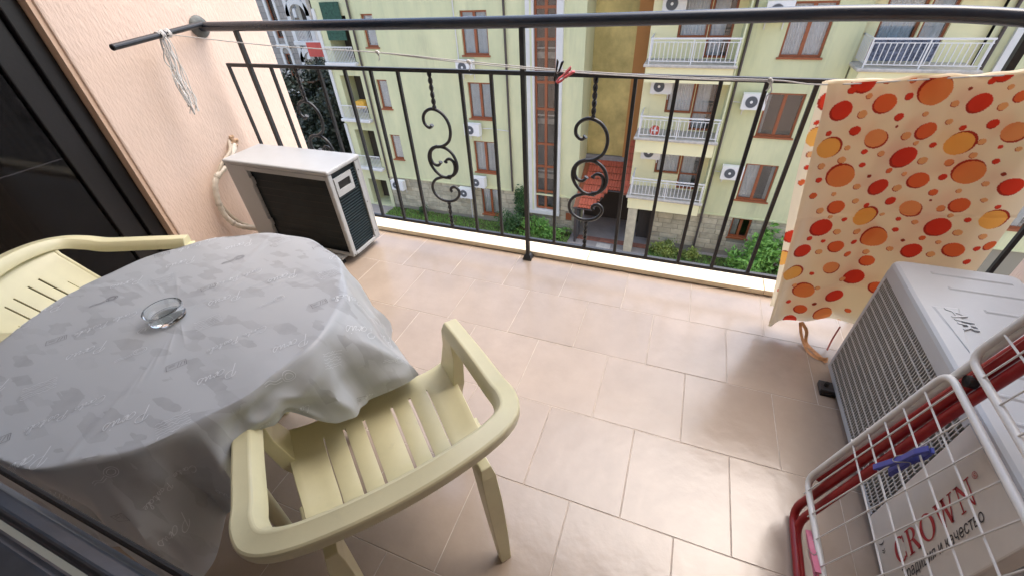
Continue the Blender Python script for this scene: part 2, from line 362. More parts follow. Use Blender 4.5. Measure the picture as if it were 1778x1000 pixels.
def axes(x, z):
    x = Vector(x).normalized(); z = Vector(z); z = (z - x * z.dot(x)).normalized(); y = z.cross(x); return Matrix((x, y, z)).transposed()
M_pblack = mat('peg_black_plastic', srgb(28, 28, 30), .4); M_ppink = mat('peg_pink_plastic', srgb(206, 96, 100), .45, var=.08, vscale=60)
M_pblue = mat('peg_blue_plastic', srgb(66, 74, 158), .45, var=.1, vscale=60); M_prose = mat('peg_rose_plastic', srgb(196, 108, 130), .45, var=.08, vscale=60)
peg((-.482, 1.715, 1.056), axes((-.28, .05, -1), (1, .3, 0)), M_pblack, 'black clothes peg clipped upright on the clothes line')
peg((-.452, 1.70, 1.043), axes((-.8, -.1, -.62), (-.5, -.5, .8)), M_ppink, 'coral pink clothes peg clipped beside the black one on the line')

# ---------------------------------------------------------------- polka dot sheet over the line
DOTS = [(0.478,0.970,0.028,'r'),(0.584,0.996,0.027,'o'),(0.694,1.034,0.038,'O'),(0.811,1.007,0.026,'r'),(0.484,0.848,0.033,'y'),(0.601,0.890,0.028,'p'),(0.724,0.920,0.025,'o'),(0.822,0.885,0.035,'y'),(0.926,0.932,0.027,'p'),(0.706,0.833,0.033,'r'),(0.555,0.754,0.039,'O'),(0.680,0.726,0.027,'r'),(0.782,0.756,0.026,'o'),(0.889,0.799,0.037,'O'),(0.999,0.775,0.026,'r'),(0.584,0.642,0.024,'o'),(0.568,0.556,0.033,'r'),(0.685,0.609,0.035,'y'),(0.802,0.656,0.027,'p'),(0.918,0.691,0.024,'o'),(0.901,0.605,0.032,'r'),(1.010,0.661,0.032,'y'),(0.644,0.481,0.024,'o'),(0.754,0.521,0.038,'O'),(0.873,0.502,0.027,'r'),(0.974,0.533,0.025,'o'),(1.056,0.565,0.017,'o'),(0.509,1.056,0.029,'r'),(0.763,0.340,0.032,'r'),(0.662,0.384,0.026,'p'),(0.774,0.421,0.022,'o'),(0.826,1.086,0.020,'r'),(0.892,1.028,0.015,'o'),(0.540,0.340,0.033,'y'),(0.615,0.248,0.037,'O'),(0.736,0.234,0.029,'r'),(0.541,0.450,0.027,'r'),(0.638,0.147,0.023,'o'),(0.731,0.126,0.034,'O'),(0.620,0.078,0.024,'r'),(0.485,1.029,0.010,'r'),(0.534,1.016,0.008,'s'),(0.636,1.018,0.010,'r'),(0.635,0.959,0.011,'r'),(0.697,0.971,0.007,'s'),(0.755,1.002,0.009,'s'),(0.537,0.962,0.012,'s'),(0.810,1.065,0.008,'r'),(0.563,1.062,0.011,'p'),(0.626,1.064,0.009,'p'),(0.768,1.045,0.005,'d'),(0.538,0.910,0.014,'r'),(0.679,0.902,0.012,'s'),(0.808,0.934,0.008,'r'),(0.767,0.950,0.008,'s'),(0.640,0.930,0.004,'d'),(0.865,1.001,0.011,'s'),(0.855,1.053,0.007,'s'),(0.870,0.951,0.013,'r'),(0.468,0.897,0.008,'r'),(0.538,0.853,0.008,'s'),(0.590,0.844,0.008,'r'),(0.636,0.843,0.009,'s'),(0.716,0.880,0.007,'s'),(0.764,0.875,0.008,'r'),(0.872,0.897,0.009,'s'),(0.763,0.822,0.012,'s'),(0.538,0.811,0.011,'s'),(0.601,0.800,0.008,'r'),(0.685,0.785,0.009,'o'),(0.735,0.774,0.007,'s'),(0.634,0.764,0.006,'d'),(0.486,0.786,0.010,'s'),(0.495,0.737,0.009,'r'),(0.615,0.724,0.010,'s'),(0.738,0.722,0.012,'s'),(0.835,0.723,0.011,'o'),(0.827,0.825,0.011,'p'),(0.873,0.854,0.009,'s'),(0.931,0.843,0.008,'r'),(0.919,0.886,0.006,'r'),(0.959,0.886,0.007,'s'),(0.835,0.777,0.010,'r'),(0.942,0.771,0.008,'s'),(0.964,0.808,0.006,'d'),(0.497,0.679,0.011,'o'),(0.559,0.689,0.007,'s'),(0.741,0.673,0.014,'r'),(0.673,0.655,0.008,'r'),(0.632,0.671,0.009,'s'),(0.539,0.623,0.011,'s'),(0.626,0.597,0.008,'r'),(0.579,0.602,0.007,'s'),(0.877,0.671,0.011,'p'),(0.894,0.737,0.007,'s'),(0.962,0.720,0.007,'s'),(1.000,0.706,0.007,'r'),(0.839,0.695,0.004,'d'),(0.791,0.609,0.007,'r'),(0.834,0.611,0.008,'s'),(0.912,0.651,0.007,'s'),(0.958,0.646,0.008,'r'),(1.016,0.600,0.010,'s'),(0.956,0.596,0.011,'s'),(0.879,0.556,0.009,'o'),(0.927,0.549,0.007,'s'),(0.832,0.534,0.006,'d'),(0.929,0.498,0.011,'s'),(1.024,0.553,0.009,'r'),(1.024,0.499,0.010,'r'),(0.687,0.548,0.011,'s'),(0.623,0.544,0.011,'s'),(0.799,0.568,0.008,'r'),(0.740,0.618,0.007,'s'),(0.696,0.502,0.009,'r'),(0.599,0.447,0.011,'s'),(0.696,0.448,0.011,'o'),(0.757,0.457,0.010,'s'),(0.814,0.491,0.009,'s'),(0.595,0.497,0.007,'r'),(0.545,0.506,0.009,'r'),(0.655,0.276,0.009,'s'),(0.729,0.323,0.010,'s'),(0.612,0.341,0.008,'r'),(0.806,0.173,0.010,'o'),(0.676,0.187,0.008,'d'),(0.845,0.320,0.025,'o'),(0.866,0.382,0.011,'s'),(0.918,0.323,0.027,'y'),(0.942,0.412,0.023,'r'),(0.985,0.447,0.009,'s'),(0.997,0.328,0.009,'r'),(1.070,0.426,0.025,'O'),(0.800,0.105,0.008,'s'),(0.581,0.179,0.009,'r'),(0.573,0.272,0.008,'s')]
def sheetpos(u, v, layer=0):
    zt = interp([(0, 1.046), (.45, 1.07), (1, 1.108)], u) + .0035 * math.sin(u * 17) + .002 * math.sin(u * 41); x0 = .412 + .125 * v ** .9; x1 = 1.03 + .075 * v
    zb = .052 + .12 * u + (.05 if layer else 0)
    x = x0 + (x1 - x0) * u; z = zt + (zb - zt) * v
    y = 1.70 - .020 * math.sin(u * 8 + 1.6 * v) * min(1, v * 2.0) - .012 * math.sin(u * 21 + 2.5 * v) * v - .004 * math.sin(u * 47 - 5 * v) * math.exp(-v * 5) + .02 * v * v
    y -= .02 * math.exp(-((u - .02) / .03) ** 2) * v
    y += -.004 * math.exp(-((v - .46) / .006) ** 2) - .004 * math.exp(-((v - .80) / .006) ** 2)
    y -= .006 * (1 - math.exp(-v * 30))
    y += .010 * noise.noise(Vector((u * 3.2, v * 2.2, 3.1))) * min(1, v * 4) + .004 * noise.noise(Vector((u * 9 + v * 3, v * 5, 7.7))) - .003 * math.exp(-((v - .985) / .004) ** 2)
    x += .003 * noise.noise(Vector((u * 2, v * 3, 1.3))); z += .006 * noise.noise(Vector((u * 5, 2.2, 9.1))) * v
    if layer:
        x -= .012 + .010 * math.sin(v * 5); y = 1.72 + .035 * v + .01 * math.sin(u * 12 + 3 * v)
    return Vector((x, y, z))
CD = {'r': srgb(214, 62, 40), 'o': srgb(226, 110, 62), 'O': srgb(228, 140, 80), 'p': srgb(232, 156, 100), 'y': srgb(242, 182, 94), 's': srgb(232, 176, 120), 'd': srgb(150, 60, 42)}
RING = srgb(170, 50, 34); BASE = srgb(244, 232, 204)
from collections import defaultdict
def dotgrid(dots):
    g = defaultdict(list)
    for d in dots:
        for i in range(int((d[0] - d[2] * 1.3) / .05), int((d[0] + d[2] * 1.3) / .05) + 1):
            for j in range(int((d[1] - d[2] * 1.3) / .05), int((d[1] + d[2] * 1.3) / .05) + 1): g[i, j].append(d)
    return g
def sheet(layer, nu, nv, dots):
    g = dotgrid(dots); vs = []; cs = []
    for j in range(nv + 1):
        for i in range(nu + 1):
            p = sheetpos(i / nu, j / nv, layer); vs.append(p); c = BASE; q = p
            for dx, dz, r, k in g.get((int(q.x / .05), int(q.z / .05)), ()):
                a, b = q.x - dx, (q.z - dz) * .98
                if a * a + b * b < r * r: c = CD[k]
                elif c is BASE and r > .006 and (a + r * (-.10 if k in 'yp' else .12)) ** 2 + (b - r * (.10 if k in 'yO' else -.12)) ** 2 < (r * 1.06) ** 2: c = RING
            cs.append(c)
    me = bpy.data.meshes.new('cloth')
    me.from_pydata(vs, [], [(j * (nu + 1) + i, j * (nu + 1) + i + 1, (j + 1) * (nu + 1) + i + 1, (j + 1) * (nu + 1) + i) for j in range(nv) for i in range(nu)])
    at = me.color_attributes.new('print', 'FLOAT_COLOR', 'POINT')
    at.data.foreach_set('color', [x for c in cs for x in (*c, 1)])
    me.polygons.foreach_set('use_smooth', [True] * len(me.polygons)); return me
M_sheet = vcol_mat('dotted_cotton', .8, bump=.3, bscale=900, sheen=.1)
sh = thing('hanging_cloth', 'cream cotton cloth with red and orange dots draped over the clothes line', 'cloth', (.75, 1.7, 1.05)); sho = Vector((.75, 1.7, 1.05))
for lay, nm, nu, nv, dd in ((0, 'front_layer', 330, 520, DOTS), (1, 'back_layer', 160, 260, [(d[0] - .035, d[1] + .02, d[2], d[3]) for d in DOTS])):
    me = sheet(lay, nu, nv, dd); me.materials.append(M_sheet); inst(nm, me, sh, loc=tuple(-sho))
tp = MB(); prof = []
for i in range(41):
    u = i / 40; a = sheetpos(u, 0, 0); b = sheetpos(u, 0, 1); prof.append([(a.x, a.y, a.z - .002), (a.x, a.y + .003, a.z + .004), (.5 * (a.x + b.x), .5 * (a.y + b.y), a.z + .006), (b.x, b.y, b.z - .002)])
tp.loft(prof, closed=False, caps=False)
tpo = tp.build('fold', M_sheet, sh, tuple(sho), smooth=True)
at = tpo.data.color_attributes.new('print', 'FLOAT_COLOR', 'POINT'); at.data.foreach_set('color', [x for _ in tpo.data.vertices for x in (*BASE, 1)])
def strip(pts, w, name, m, parent, off):
    P = catmull(pts, 6); s = MB(); L_, R_ = [], []
    for i, p in enumerate(P):
        t = (P[min(i + 1, len(P) - 1)] - P[max(i - 1, 0)]).normalized(); q = t.cross(Vector((.3, -.7, .6))).normalized() * w / 2
        L_.append(p - q); R_.append(p + q)
    s.loft([L_, R_], closed=False, caps=False); return s.build(name, m, parent, off, smooth=True)
M_tie = mat('cloth_tie', srgb(226, 170, 120), .8, var=.35, vscale=40)
strip([(.66, 1.70, .085), (.69, 1.69, .05), (.70, 1.66, .006), (.735, 1.60, .004), (.76, 1.56, .006)], .016, 'tie', M_tie, sh, tuple(sho))
strip([(.655, 1.70, .085), (.675, 1.68, .03), (.695, 1.62, .005), (.72, 1.58, .008), (.745, 1.57, .012), (.77, 1.585, .006)], .014, 'tie', M_tie, sh, tuple(sho))
strip([(.80, 1.70, .10), (.79, 1.68, .04), (.775, 1.64, .005)], .008, 'tie', mat('tie_pink', srgb(206, 120, 110), .8), sh, tuple(sho))

# ---------------------------------------------------------------- left air conditioner (coil side towards the room)
a1 = thing('air_conditioner', 'white outdoor unit with black coil back standing in the corner by the peach wall', 'air conditioner', (-2.06, 1.72, 0)); ao = (-2.06, 1.72, 0)
ax0, ax1, ay0, ay1, az0, az1 = -2.44, -1.685, 1.585, 1.85, .045, .555
MB().box(ax0 - .004, ax1 + .006, ay0 - .006, ay1 + .004, az1, az1 + .026).build('lid', M_acw, a1, ao, bevel=.010, seg=3)
cs = MB(); cs.box(ax0, ax0 + .155, ay0, ay1, az0, az1 - .001); cs.box(ax0 + .155, ax1, ay1 - .012, ay1, az0, az1 - .001)
cs.box(ax0 + .1551, ax1 - .0295, ay0, ay0 + .012, az1 - .03, az1 - .001); cs.box(ax0 + .1551, ax1 - .0295, ay0, ay0 + .012, az0, az0 + .022)
cs.build('casing', M_acw, a1, ao, bevel=.004)
MB().box(ax0 + .1555, ax1 - .03, ay0 + .022, ay0 + .05, az0 + .005, az1 - .01).build('rear_coil', M_coil, a1, ao)
gr = MB()
for i in range(1, 10):
    z = az0 + .02 + i * .045; gr.box(ax0 + .156, ax1 - .03, ay0 + .0115, ay0 + .013, z, z + .0015)
stuff(gr.build('coil_guard', M_dark, a1, ao))
# corner post with bumps, side frame and side coil with handle plate
MB().box(ax1 - .0292, ax1 - .001, ay0 - .001, ay0 + .03, az0, az1 - .0012).build('corner_post', M_acw, a1, ao, bevel=.006)
for i in range(7):
    z = az0 + .05 + i * .068; MB().lathe([(.0001, -.004), (.0065, -.002), (.007, .001), (.0, .0015)], (ax1 - .009, ay0 - .0005, z), 10, 'y').build('post_rib', M_acw, a1, ao, smooth=True)
sf = MB(); sf.box(ax1 - .012, ax1, ay1 - .045, ay1 - .0125, az0, az1 - .0015); sf.box(ax1 - .012, ax1, ay0 + .0305, ay1 - .0455, az0, az0 + .018)
sf.build('side_frame', M_acw, a1, ao, bevel=.002)
MB().box(ax1 - .03, ax1 - .016, ay0 + .0305, ay1 - .046, az0 + .018, az1 - .002).build('side_coil', M_coil, a1, ao)
sg = MB(); z = az0 + .03
while z < az1 - .02:
    sg.box(ax1 - .0155, ax1 - .0075, ay0 + .032, ay1 - .047, z, z + .0035); z += .0165
stuff(sg.build('side_slats', mat('dark_teal_slats', srgb(46, 62, 68), .45, var=.3, vscale=20), a1, ao))
hpz0, hpz1 = az1 - .135, az1 - .03; y0h, y1h = ay0 + .031, ay1 - .095
hp_ = MB(); iy0, iy1, iz0, iz1 = y0h + .022, y1h - .02, hpz0 + .035, hpz1 - .025
hp_.box(ax1 - .007, ax1 + .003, y0h, y1h, hpz0, iz0); hp_.box(ax1 - .007, ax1 + .003, y0h, y1h, iz1, hpz1); hp_.box(ax1 - .007, ax1 + .003, y0h, iy0, iz0, iz1); hp_.box(ax1 - .007, ax1 + .003, iy1, y1h, iz0, iz1)
h_ = hp_.build('handle_plate', M_acw, a1, ao)
MB().box(ax1 - .006, ax1 - .0045, iy0, iy1, iz0, iz1).build('handle_recess', M_dark, h_, ao)
for z in (.17, .44):
    MB().box(ax0 + .15, ax0 + .172, ay0 - .004, ay0 + .02, z, z + .045).build('clip', M_acw, a1, ao, bevel=.004)
for x in (ax0 + .12, ax1 - .1):
    MB().box(x - .03, x + .03, ay0 - .03, ay1 + .02, .028, .0445).build('foot', M_acw, a1, ao, bevel=.003)
    for y in (ay0 - .015, ay1 + .005): MB().lathe([(.026, 0), (.022, .02), (.018, .0275)], (x, y, 0), 14).build('rubber_pad', M_rubber, a1, ao)
for y, z in ((ay1 - .03, .5), (ay1 - .03, .3), (ay1 - .03, .1), (ay0 + .012, az0 + .01)):
    MB().lathe([(.0001, .0025), (.004, .002), (.0045, 0)], (ax1, y, z), 8, 'x').build('screw', mat('screw_steel', srgb(120, 120, 118), .4, metal=.8), a1, ao)
pi = thing('insulated_pipe', 'wrapped refrigerant pipe looping from the peach wall to the white unit', 'pipe', (-2.6, 1.7, .35)); pio = (-2.6, 1.7, .35)
pp = catmull([(-2.65, 1.84, .575), (-2.61, 1.79, .54), (-2.585, 1.69, .49), (-2.585, 1.585, .44), (-2.59, 1.54, .335), (-2.585, 1.53, .22), (-2.56, 1.56, .14), (-2.51, 1.61, .10), (-2.43, 1.65, .085)], 8)
MB().tube(pp, [.016 + .0018 * math.sin(i * 2.1) for i in range(len(pp))], 12).build('wrapping', M_wrap, pi, pio, smooth=True)
pp2 = catmull([(-2.65, 1.82, .60), (-2.60, 1.76, .55), (-2.58, 1.65, .50), (-2.60, 1.575, .40), (-2.60, 1.55, .28), (-2.57, 1.60, .13), (-2.43, 1.69, .06)], 8)
MB().tube(pp2, .010, 10).build('cable', mat('grey_beige_cable', srgb(190, 178, 160), .7), pi, pio, smooth=True)
for k in (12, 22, 34, 45):
    if k + 1 < len(pp): MB().tube([pp[k], pp[k + 1]], .0188, 10).build('tape', mat('wrap_tape', srgb(190, 182, 168), .7), pi, pio)
MB().tube([pp[15], pp[17]], .0196, 10).build('black_clamp', M_dark, pi, pio)
random.seed(5)
fo = MB()
for i in range(26):
    a = random.uniform(0, 6.28); r0 = random.uniform(.0, .03); c = Vector((-2.636, 1.835 + r0 * math.cos(a), .585 + r0 * math.sin(a)))
    fo.lathe([(.0001, -.006), (.009, -.002), (.010, .004), (.0001, .012)], c, 7, 'x')
fo.build('filler_foam', mat('pipe_foam', srgb(190, 160, 130), .9, var=.3, vscale=60), pi, pio)

# ---------------------------------------------------------------- right air conditioner (grille side towards the room)
a2 = thing('air_conditioner', 'large white outdoor unit with slatted front grille on the right beside the dotted cloth', 'air conditioner', (.905, 1.1, 0)); bo2 = (.905, 1.1, 0)
bx0, bx1, by0, by1, bz0, bz1 = .748, 1.065, .62, 1.515, .03, .548
top = MB()
n = 10
rings = []
for (i_, z) in ((0, bz1 - .03), (0, bz1 - .006), (.003, bz1 + .004), (.010, bz1 + .010)):
    a, b, c, d = bx0 - .004 + i_, bx1 + .004 - i_, by0 - .004 + i_, by1 + .004 - i_; rings.append([(x + (a + b) / 2, y + (c + d) / 2, z) for x, y in rrect(b - a, d - c, .022, 5)])
top.loft(rings); lid2 = top.build('lid', M_acw2, a2, bo2, smooth=False)
zt = bz1 + .010
for k, (x0_, x1_, y_) in enumerate(((.83, 1.03, 1.46), (.85, 1.05, 1.385), (.90, 1.05, 1.29), (.93, 1.05, 1.22), (.79, 1.05, 1.03), (.79, 1.05, .95), (.79, 1.05, .87), (.79, 1.05, .79), (.79, 1.05, .71))):
    MB().loft([[(x0_, y_ - .008, zt), (x1_, y_ - .008, zt), (x1_, y_ + .008, zt), (x0_, y_ + .008, zt)], [(x0_ + .004, y_ - .003, zt + .003), (x1_ - .004, y_ - .003, zt + .003), (x1_ - .004, y_ + .003, zt + .003), (x0_ + .004, y_ + .003, zt + .003)]]).build('rib', M_acw2, lid2, bo2)
MB().loft([[(.775, 1.275, zt), (.842, 1.285, zt), (.797, 1.085, zt)], [(.780, 1.270, zt + .003), (.836, 1.278, zt + .003), (.797, 1.095, zt + .003)]]).build('emblem', M_acw2, lid2, bo2)
def text_mb(body, size, M, extr=.002, shear=0):
    cu_ = bpy.data.curves.new('t', 'FONT'); cu_.body = body; cu_.size = size; cu_.extrude = extr; cu_.shear = shear; cu_.resolution_u = 3
    ob = bpy.data.objects.new('t', cu_); COL.objects.link(ob); bpy.context.view_layer.update()
    me = ob.evaluated_get(bpy.context.evaluated_depsgraph_get()).to_mesh()
    mb = MB().add([v.co for v in me.vertices], [tuple(p.vertices) for p in me.polygons])
    wd = max((v.co.x for v in me.vertices), default=1)
    bpy.data.objects.remove(ob); bpy.data.curves.remove(cu_); return mb, wd
def basis(o, x, y):
    x = Vector(x); y = Vector(y); z = x.cross(y); M = Matrix((x, y, z)).transposed().to_4x4(); M.translation = Vector(o); return M
t, wd = text_mb('AIR', .06, None, .0015, .25)
t.xf(basis((.800, 1.268, zt + .0035), (.18, -.98, 0), (.98, .18, 0))).build('raised_lettering', M_acw2, lid2, bo2)
bd2 = MB(); bd2.box(bx0 + .035, bx1, by0, by1, bz0, bz1 - .031); bd2.build('casing', M_acw2, a2, bo2, bevel=.006)
MB().box(bx0 + .0335, bx0 + .0345, by0 + .27, by1 - .02, bz0 + .02, bz1 - .05).build('dark_interior', mat('fan_dark', srgb(38, 36, 34), .7), a2, bo2)
GY = .885
fp = MB(); fp.box(bx0, bx0 + .0348, by0, GY, bz0, bz1 - .0312); fp.build('front_panel', mat('panel_lifted_beige', srgb(216, 212, 202), .4, var=.06, vscale=8), a2, bo2, bevel=.004)  # painted paler than the casing to offset weak light on this face
fr_ = MB(); fr_.box(bx0, bx0 + .0347, GY + .0005, by1, bz0, bz0 + .022); fr_.box(bx0, bx0 + .0347, GY + .0005, by1, bz1 - .055, bz1 - .0312); fr_.box(bx0, bx0 + .0347, by1 - .016, by1, bz0 + .0222, bz1 - .0552)
fr_.build('grille_frame', M_acw2, a2, bo2, bevel=.002)
sl_ = MB(); y = GY + .006
while y < by1 - .018:
    sl_.add([(bx0 + .0005, y, bz0 + .022), (bx0 + .010, y + .004, bz0 + .022), (bx0 + .010, y + .0062, bz0 + .022), (bx0 + .0005, y + .0030, bz0 + .022),
             (bx0 + .0005, y, bz1 - .055), (bx0 + .010, y + .004, bz1 - .055), (bx0 + .010, y + .0062, bz1 - .055), (bx0 + .0005, y + .0030, bz1 - .055)],
            [(0, 1, 5, 4), (1, 2, 6, 5), (2, 3, 7, 6), (3, 0, 4, 7)]); y += .0108
M_gr = mat('grille_plastic', srgb(188, 186, 180), .5, var=.08, vscale=10)
stuff(sl_.build('grille_slats', M_gr, a2, bo2))
for k in range(14):
    z = bz0 + .022 + (k + .6) * .0307; MB().box(bx0 - .001, bx0 + .0035, GY + .001, by1 - .017, z, z + .0032).build('grille_rib', M_gr, a2, bo2)
for y in (.655, 1.40):
    MB().box(bx0 - .045, bx1 + .02, y - .025, y + .025, .012, .0295).build('foot', mat('dark_bracket', srgb(60, 58, 58), .5), a2, bo2, bevel=.002)
    MB().box(bx0 - .04, bx0 + .01, y - .03, y + .03, 0, .0118).build('rubber_pad', M_rubber, a2, bo2)
    MB().tube([(bx0 - .025, y, .029), (bx0 - .025, y, .046)], .008, 8).build('bolt', M_dark, a2, bo2)
# printed brand on the front panel: runs upwards
def serif_letters():
    def ring(cx, cy, ro_x, ro_y, ri_x, ri_y, a0, a1, k=28):
        out = []
        for i in range(k):
            t0 = math.radians(a0 + (a1 - a0) * i / k); t1 = math.radians(a0 + (a1 - a0) * (i + 1) / k)
            out.append([(cx + ro_x * math.cos(t0), cy + ro_y * math.sin(t0)), (cx + ro_x * math.cos(t1), cy + ro_y * math.sin(t1)), (cx + ri_x * math.cos(t1), cy + ri_y * math.sin(t1)), (cx + ri_x * math.cos(t0), cy + ri_y * math.sin(t0))])
        return out
    def rect(a, b, c, d): return [(a, c), (b, c), (b, d), (a, d)]
    def diag(x0, x1, w, y0=0, y1=1): return [(x0 - w / 2, y0), (x0 + w / 2, y0), (x1 + w / 2, y1), (x1 - w / 2, y1)]
    G = {}
    G['C'] = (.92, ring(.46, .5, .44, .52, .26, .46, 48, 312) + [rect(.74, .80, .66, .95), rect(.74, .80, .05, .28)])
    G['R'] = (.95, [rect(.10, .27, .02, .98), rect(.0, .37, 0, .05), rect(.0, .30, .95, 1.0)] + ring(.34, .74, .36, .26, .18, .21, -90, 90, 14) + [rect(.27, .34, .95, 1.0), rect(.27, .34, .48, .53), [(.36, .50), (.55, .50), (.90, .0), (.68, .0)], rect(.64, .98, 0, .05)])
    G['O'] = (1.04, ring(.5, .5, .5, .52, .31, .47, 0, 360, 40))
    G['W'] = (1.30, [diag(.40, .16, .16), diag(.40, .64, .07), diag(.86, .60, .16), diag(.86, 1.12, .07), rect(.02, .36, .95, 1), rect(.50, .78, .95, 1), rect(.98, 1.26, .95, 1)])
    G['N'] = (1.08, [rect(.14, .20, .02, .98), rect(.80, .86, .02, .98), [(.78, 0), (.86, 0), (.27, 1), (.08, 1)], rect(.03, .31, 0, .05), rect(.02, .28, .95, 1), rect(.69, .97, .95, 1)])
    return G
G = serif_letters(); cw = MB(); penx = 0
for ch in 'CROWN':
    w_, polys = G[ch]
    for p in polys:
        cw.quad(*[(penx + a + .12 * b, b, 0) for a, b in p])
    penx += w_ + .07
sx = .345 / penx; cw.xf(Matrix.Diagonal((sx, .058, 1, 1)))
px_ = bx0 - .0012
cw.xf(basis((px_, .722, .105), (0, .03, 1), (0, 1, -.03))).build('brand_lettering', mat('red_print', srgb(176, 40, 48), .5), a2, bo2)
t, wd = text_mb('®', .022, None, 0); t.xf(basis((px_, .775, .455), (0, 0, 1), (0, 1, 0))).build('registered_mark', MATS['red_print'], a2, bo2)
t, wd = text_mb('Традиция и качество', .036, None, 0, .3); t.xf(Matrix.Diagonal((.33 / wd, 1, 1, 1)))
t.xf(basis((px_, .682, .108), (0, .04, 1), (0, 1, -.04))).build('slogan_lettering', mat('dark_print', srgb(40, 40, 44), .5), a2, bo2)
t, wd = text_mb(') »', .03, None, 0); t.xf(basis((px_, .80, .055), (0, -1, 0), (0, 0, 1))).build('printed_mark', MATS['dark_print'], a2, bo2)
# ---------------------------------------------------------------- folded drying rack leaning on the right unit
rk = thing('drying_rack', 'folded white wire drying rack with red legs leaning on the right unit', 'drying rack', (.53, .5, 0)); rko = (.53, .5, 0)
def rp(y, z, off=0): return (.514 + .2155 * z + off, y, z)
def rcorner(pts, r=.035, k=5):
    P = [Vector(p) for p in pts]; out = [P[0]]
    for a, b, c in zip(P, P[1:], P[2:]):
        d1 = (a - b).normalized(); d2 = (c - b).normalized(); s, e = b + d1 * r, b + d2 * r
        for i in range(k + 1):
            t = i / k; out.append(s * (1 - t) ** 2 + b * 2 * t * (1 - t) + e * t * t)
    out.append(P[-1]); return out
YN = -.12
MB().tube(rcorner([rp(YN, .145), rp(.868, .145), rp(.892, 1.22), rp(YN, 1.22)]), .0085, 10).build('outer_frame', M_white, rk, rko, smooth=True)
MB().tube(rcorner([rp(YN, .163, -.012), rp(.862, .163, -.012), rp(.884, .655, -.012), rp(YN, .640, -.012)]), .0075, 10).build('wing_frame', M_white, rk, rko, smooth=True)
MB().tube(rcorner([rp(YN, .690, -.012), rp(.884, .705, -.012), rp(.884, 1.20, -.012), rp(YN, 1.20, -.012)]), .0075, 10).build('wing_frame', M_white, rk, rko, smooth=True)
for z in (.357, .413, .468, .526, .588): MB().tube([rp(.884, z + .003, -.014), rp(YN, z - .045, -.014)], .0022, 6).build('wire', M_white, rk, rko)
for z in (.78, .84, .90, .96, 1.02): MB().tube([rp(.884, z, -.014), rp(YN, z, -.014)], .0022, 6).build('wire', M_white, rk, rko)
y = .822
while y > 0:
    MB().tube([rp(y, .15, -.0165), rp(y + .012, .652, -.0165)], .0019, 6).build('wire', M_white, rk, rko)
    MB().tube([rp(y, .70, -.0165), rp(y, 1.2, -.0165)], .0019, 6).build('wire', M_white, rk, rko); y -= .0675
MB().tube(rcorner([(.503, YN, .016), (.546, .842, .016), (.668, .862, .62), (.81, .885, 1.25)], .05), .0115, 12).build('leg', M_red, rk, rko, smooth=True)
MB().tube(rcorner([(.519, YN, .013), (.551, .802, .013), (.672, .838, .60), (.82, .86, 1.25)], .05), .0110, 12).build('leg', M_red, rk, rko, smooth=True)
MB().tube([(.575, .880, .155), (.72, .888, .80)], .0110, 12).build('stay', M_red, rk, rko, smooth=True)
MB().lathe([(.0001, -.004), (.013, -.003), (.014, .012), (.0001, .013)], (.664, .86, .66), 12, 'x').build('pivot_cap', M_dark, rk, rko)
peg((.607, .757, .488), axes((.1, -.20, .97), (-1, .1, .2)), M_pblue, 'blue clothes peg clipped across the wires of the drying rack').scale = (2.0, 1.3, 1.3)
peg((.528, .66, .150), axes((0.05, .95, -.22), (-.3, .2, 1)), M_prose, 'rose pink clothes peg on the lower frame of the drying rack').scale = (1.7, 1.3, 1.5)

# ---------------------------------------------------------------- round table, cloth, ashtray
TC = Vector((-1.115, .43, 0)); TR, TZ = .405, .722
tb = thing('round_table', 'round garden table hidden under a grey patterned cloth', 'table', tuple(TC)); to = tuple(TC)
MB().lathe([(.0001, TZ - .03), (TR - .012, TZ - .03), (TR - .004, TZ - .022), (TR - .004, TZ - .006), (TR - .010, TZ - .002), (.0001, TZ - .002)], TC, 48).build('table_top', M_plastic, tb, to, smooth=True)
for a in (45, 135, 225, 315):
    c, s = math.cos(math.radians(a)), math.sin(math.radians(a))
    MB().tube([TC + Vector((c * .2, s * .2, TZ - .03)), TC + Vector((c * .25, s * .25, 0))], [.026, .02], 10).build('leg', M_plastic, tb, to, smooth=True)
HR = [(-180, .40), (-168, .40), (-150, .43), (-120, .425), (-95, .43), (-80, .415), (-62, .445), (-50, .46), (-38, .43), (-24, .405), (-14, .415), (3, .47), (19, .56), (31, .515), (45, .45), (60, .455), (75, .43), (92, .45), (110, .43), (135, .45), (160, .43), (180, .40)]
HL = [(-180, .10), (-168, .10), (-150, .30), (-120, .34), (-95, .35), (-80, .36), (-62, .44), (-50, .36), (-38, .30), (-27, .10), (-14, .10), (-4, .20), (19, .24), (31, .28), (45, .29), (75, .30), (110, .30), (145, .30), (160, .26), (180, .10)]
PLEATS = [(-72, 5, -.035), (-56, 4, .05), (-44, 4, -.035), (-33, 3, .04), (-5, 4, .014), (8, 4, -.022), (20, 4, .04), (34, 4, -.04), (48, 4, .04), (66, 6, -.025), (100, 7, .03), (125, 7, -.02), (150, 7, .025), (-110, 7, .03), (-135, 7, -.02)]
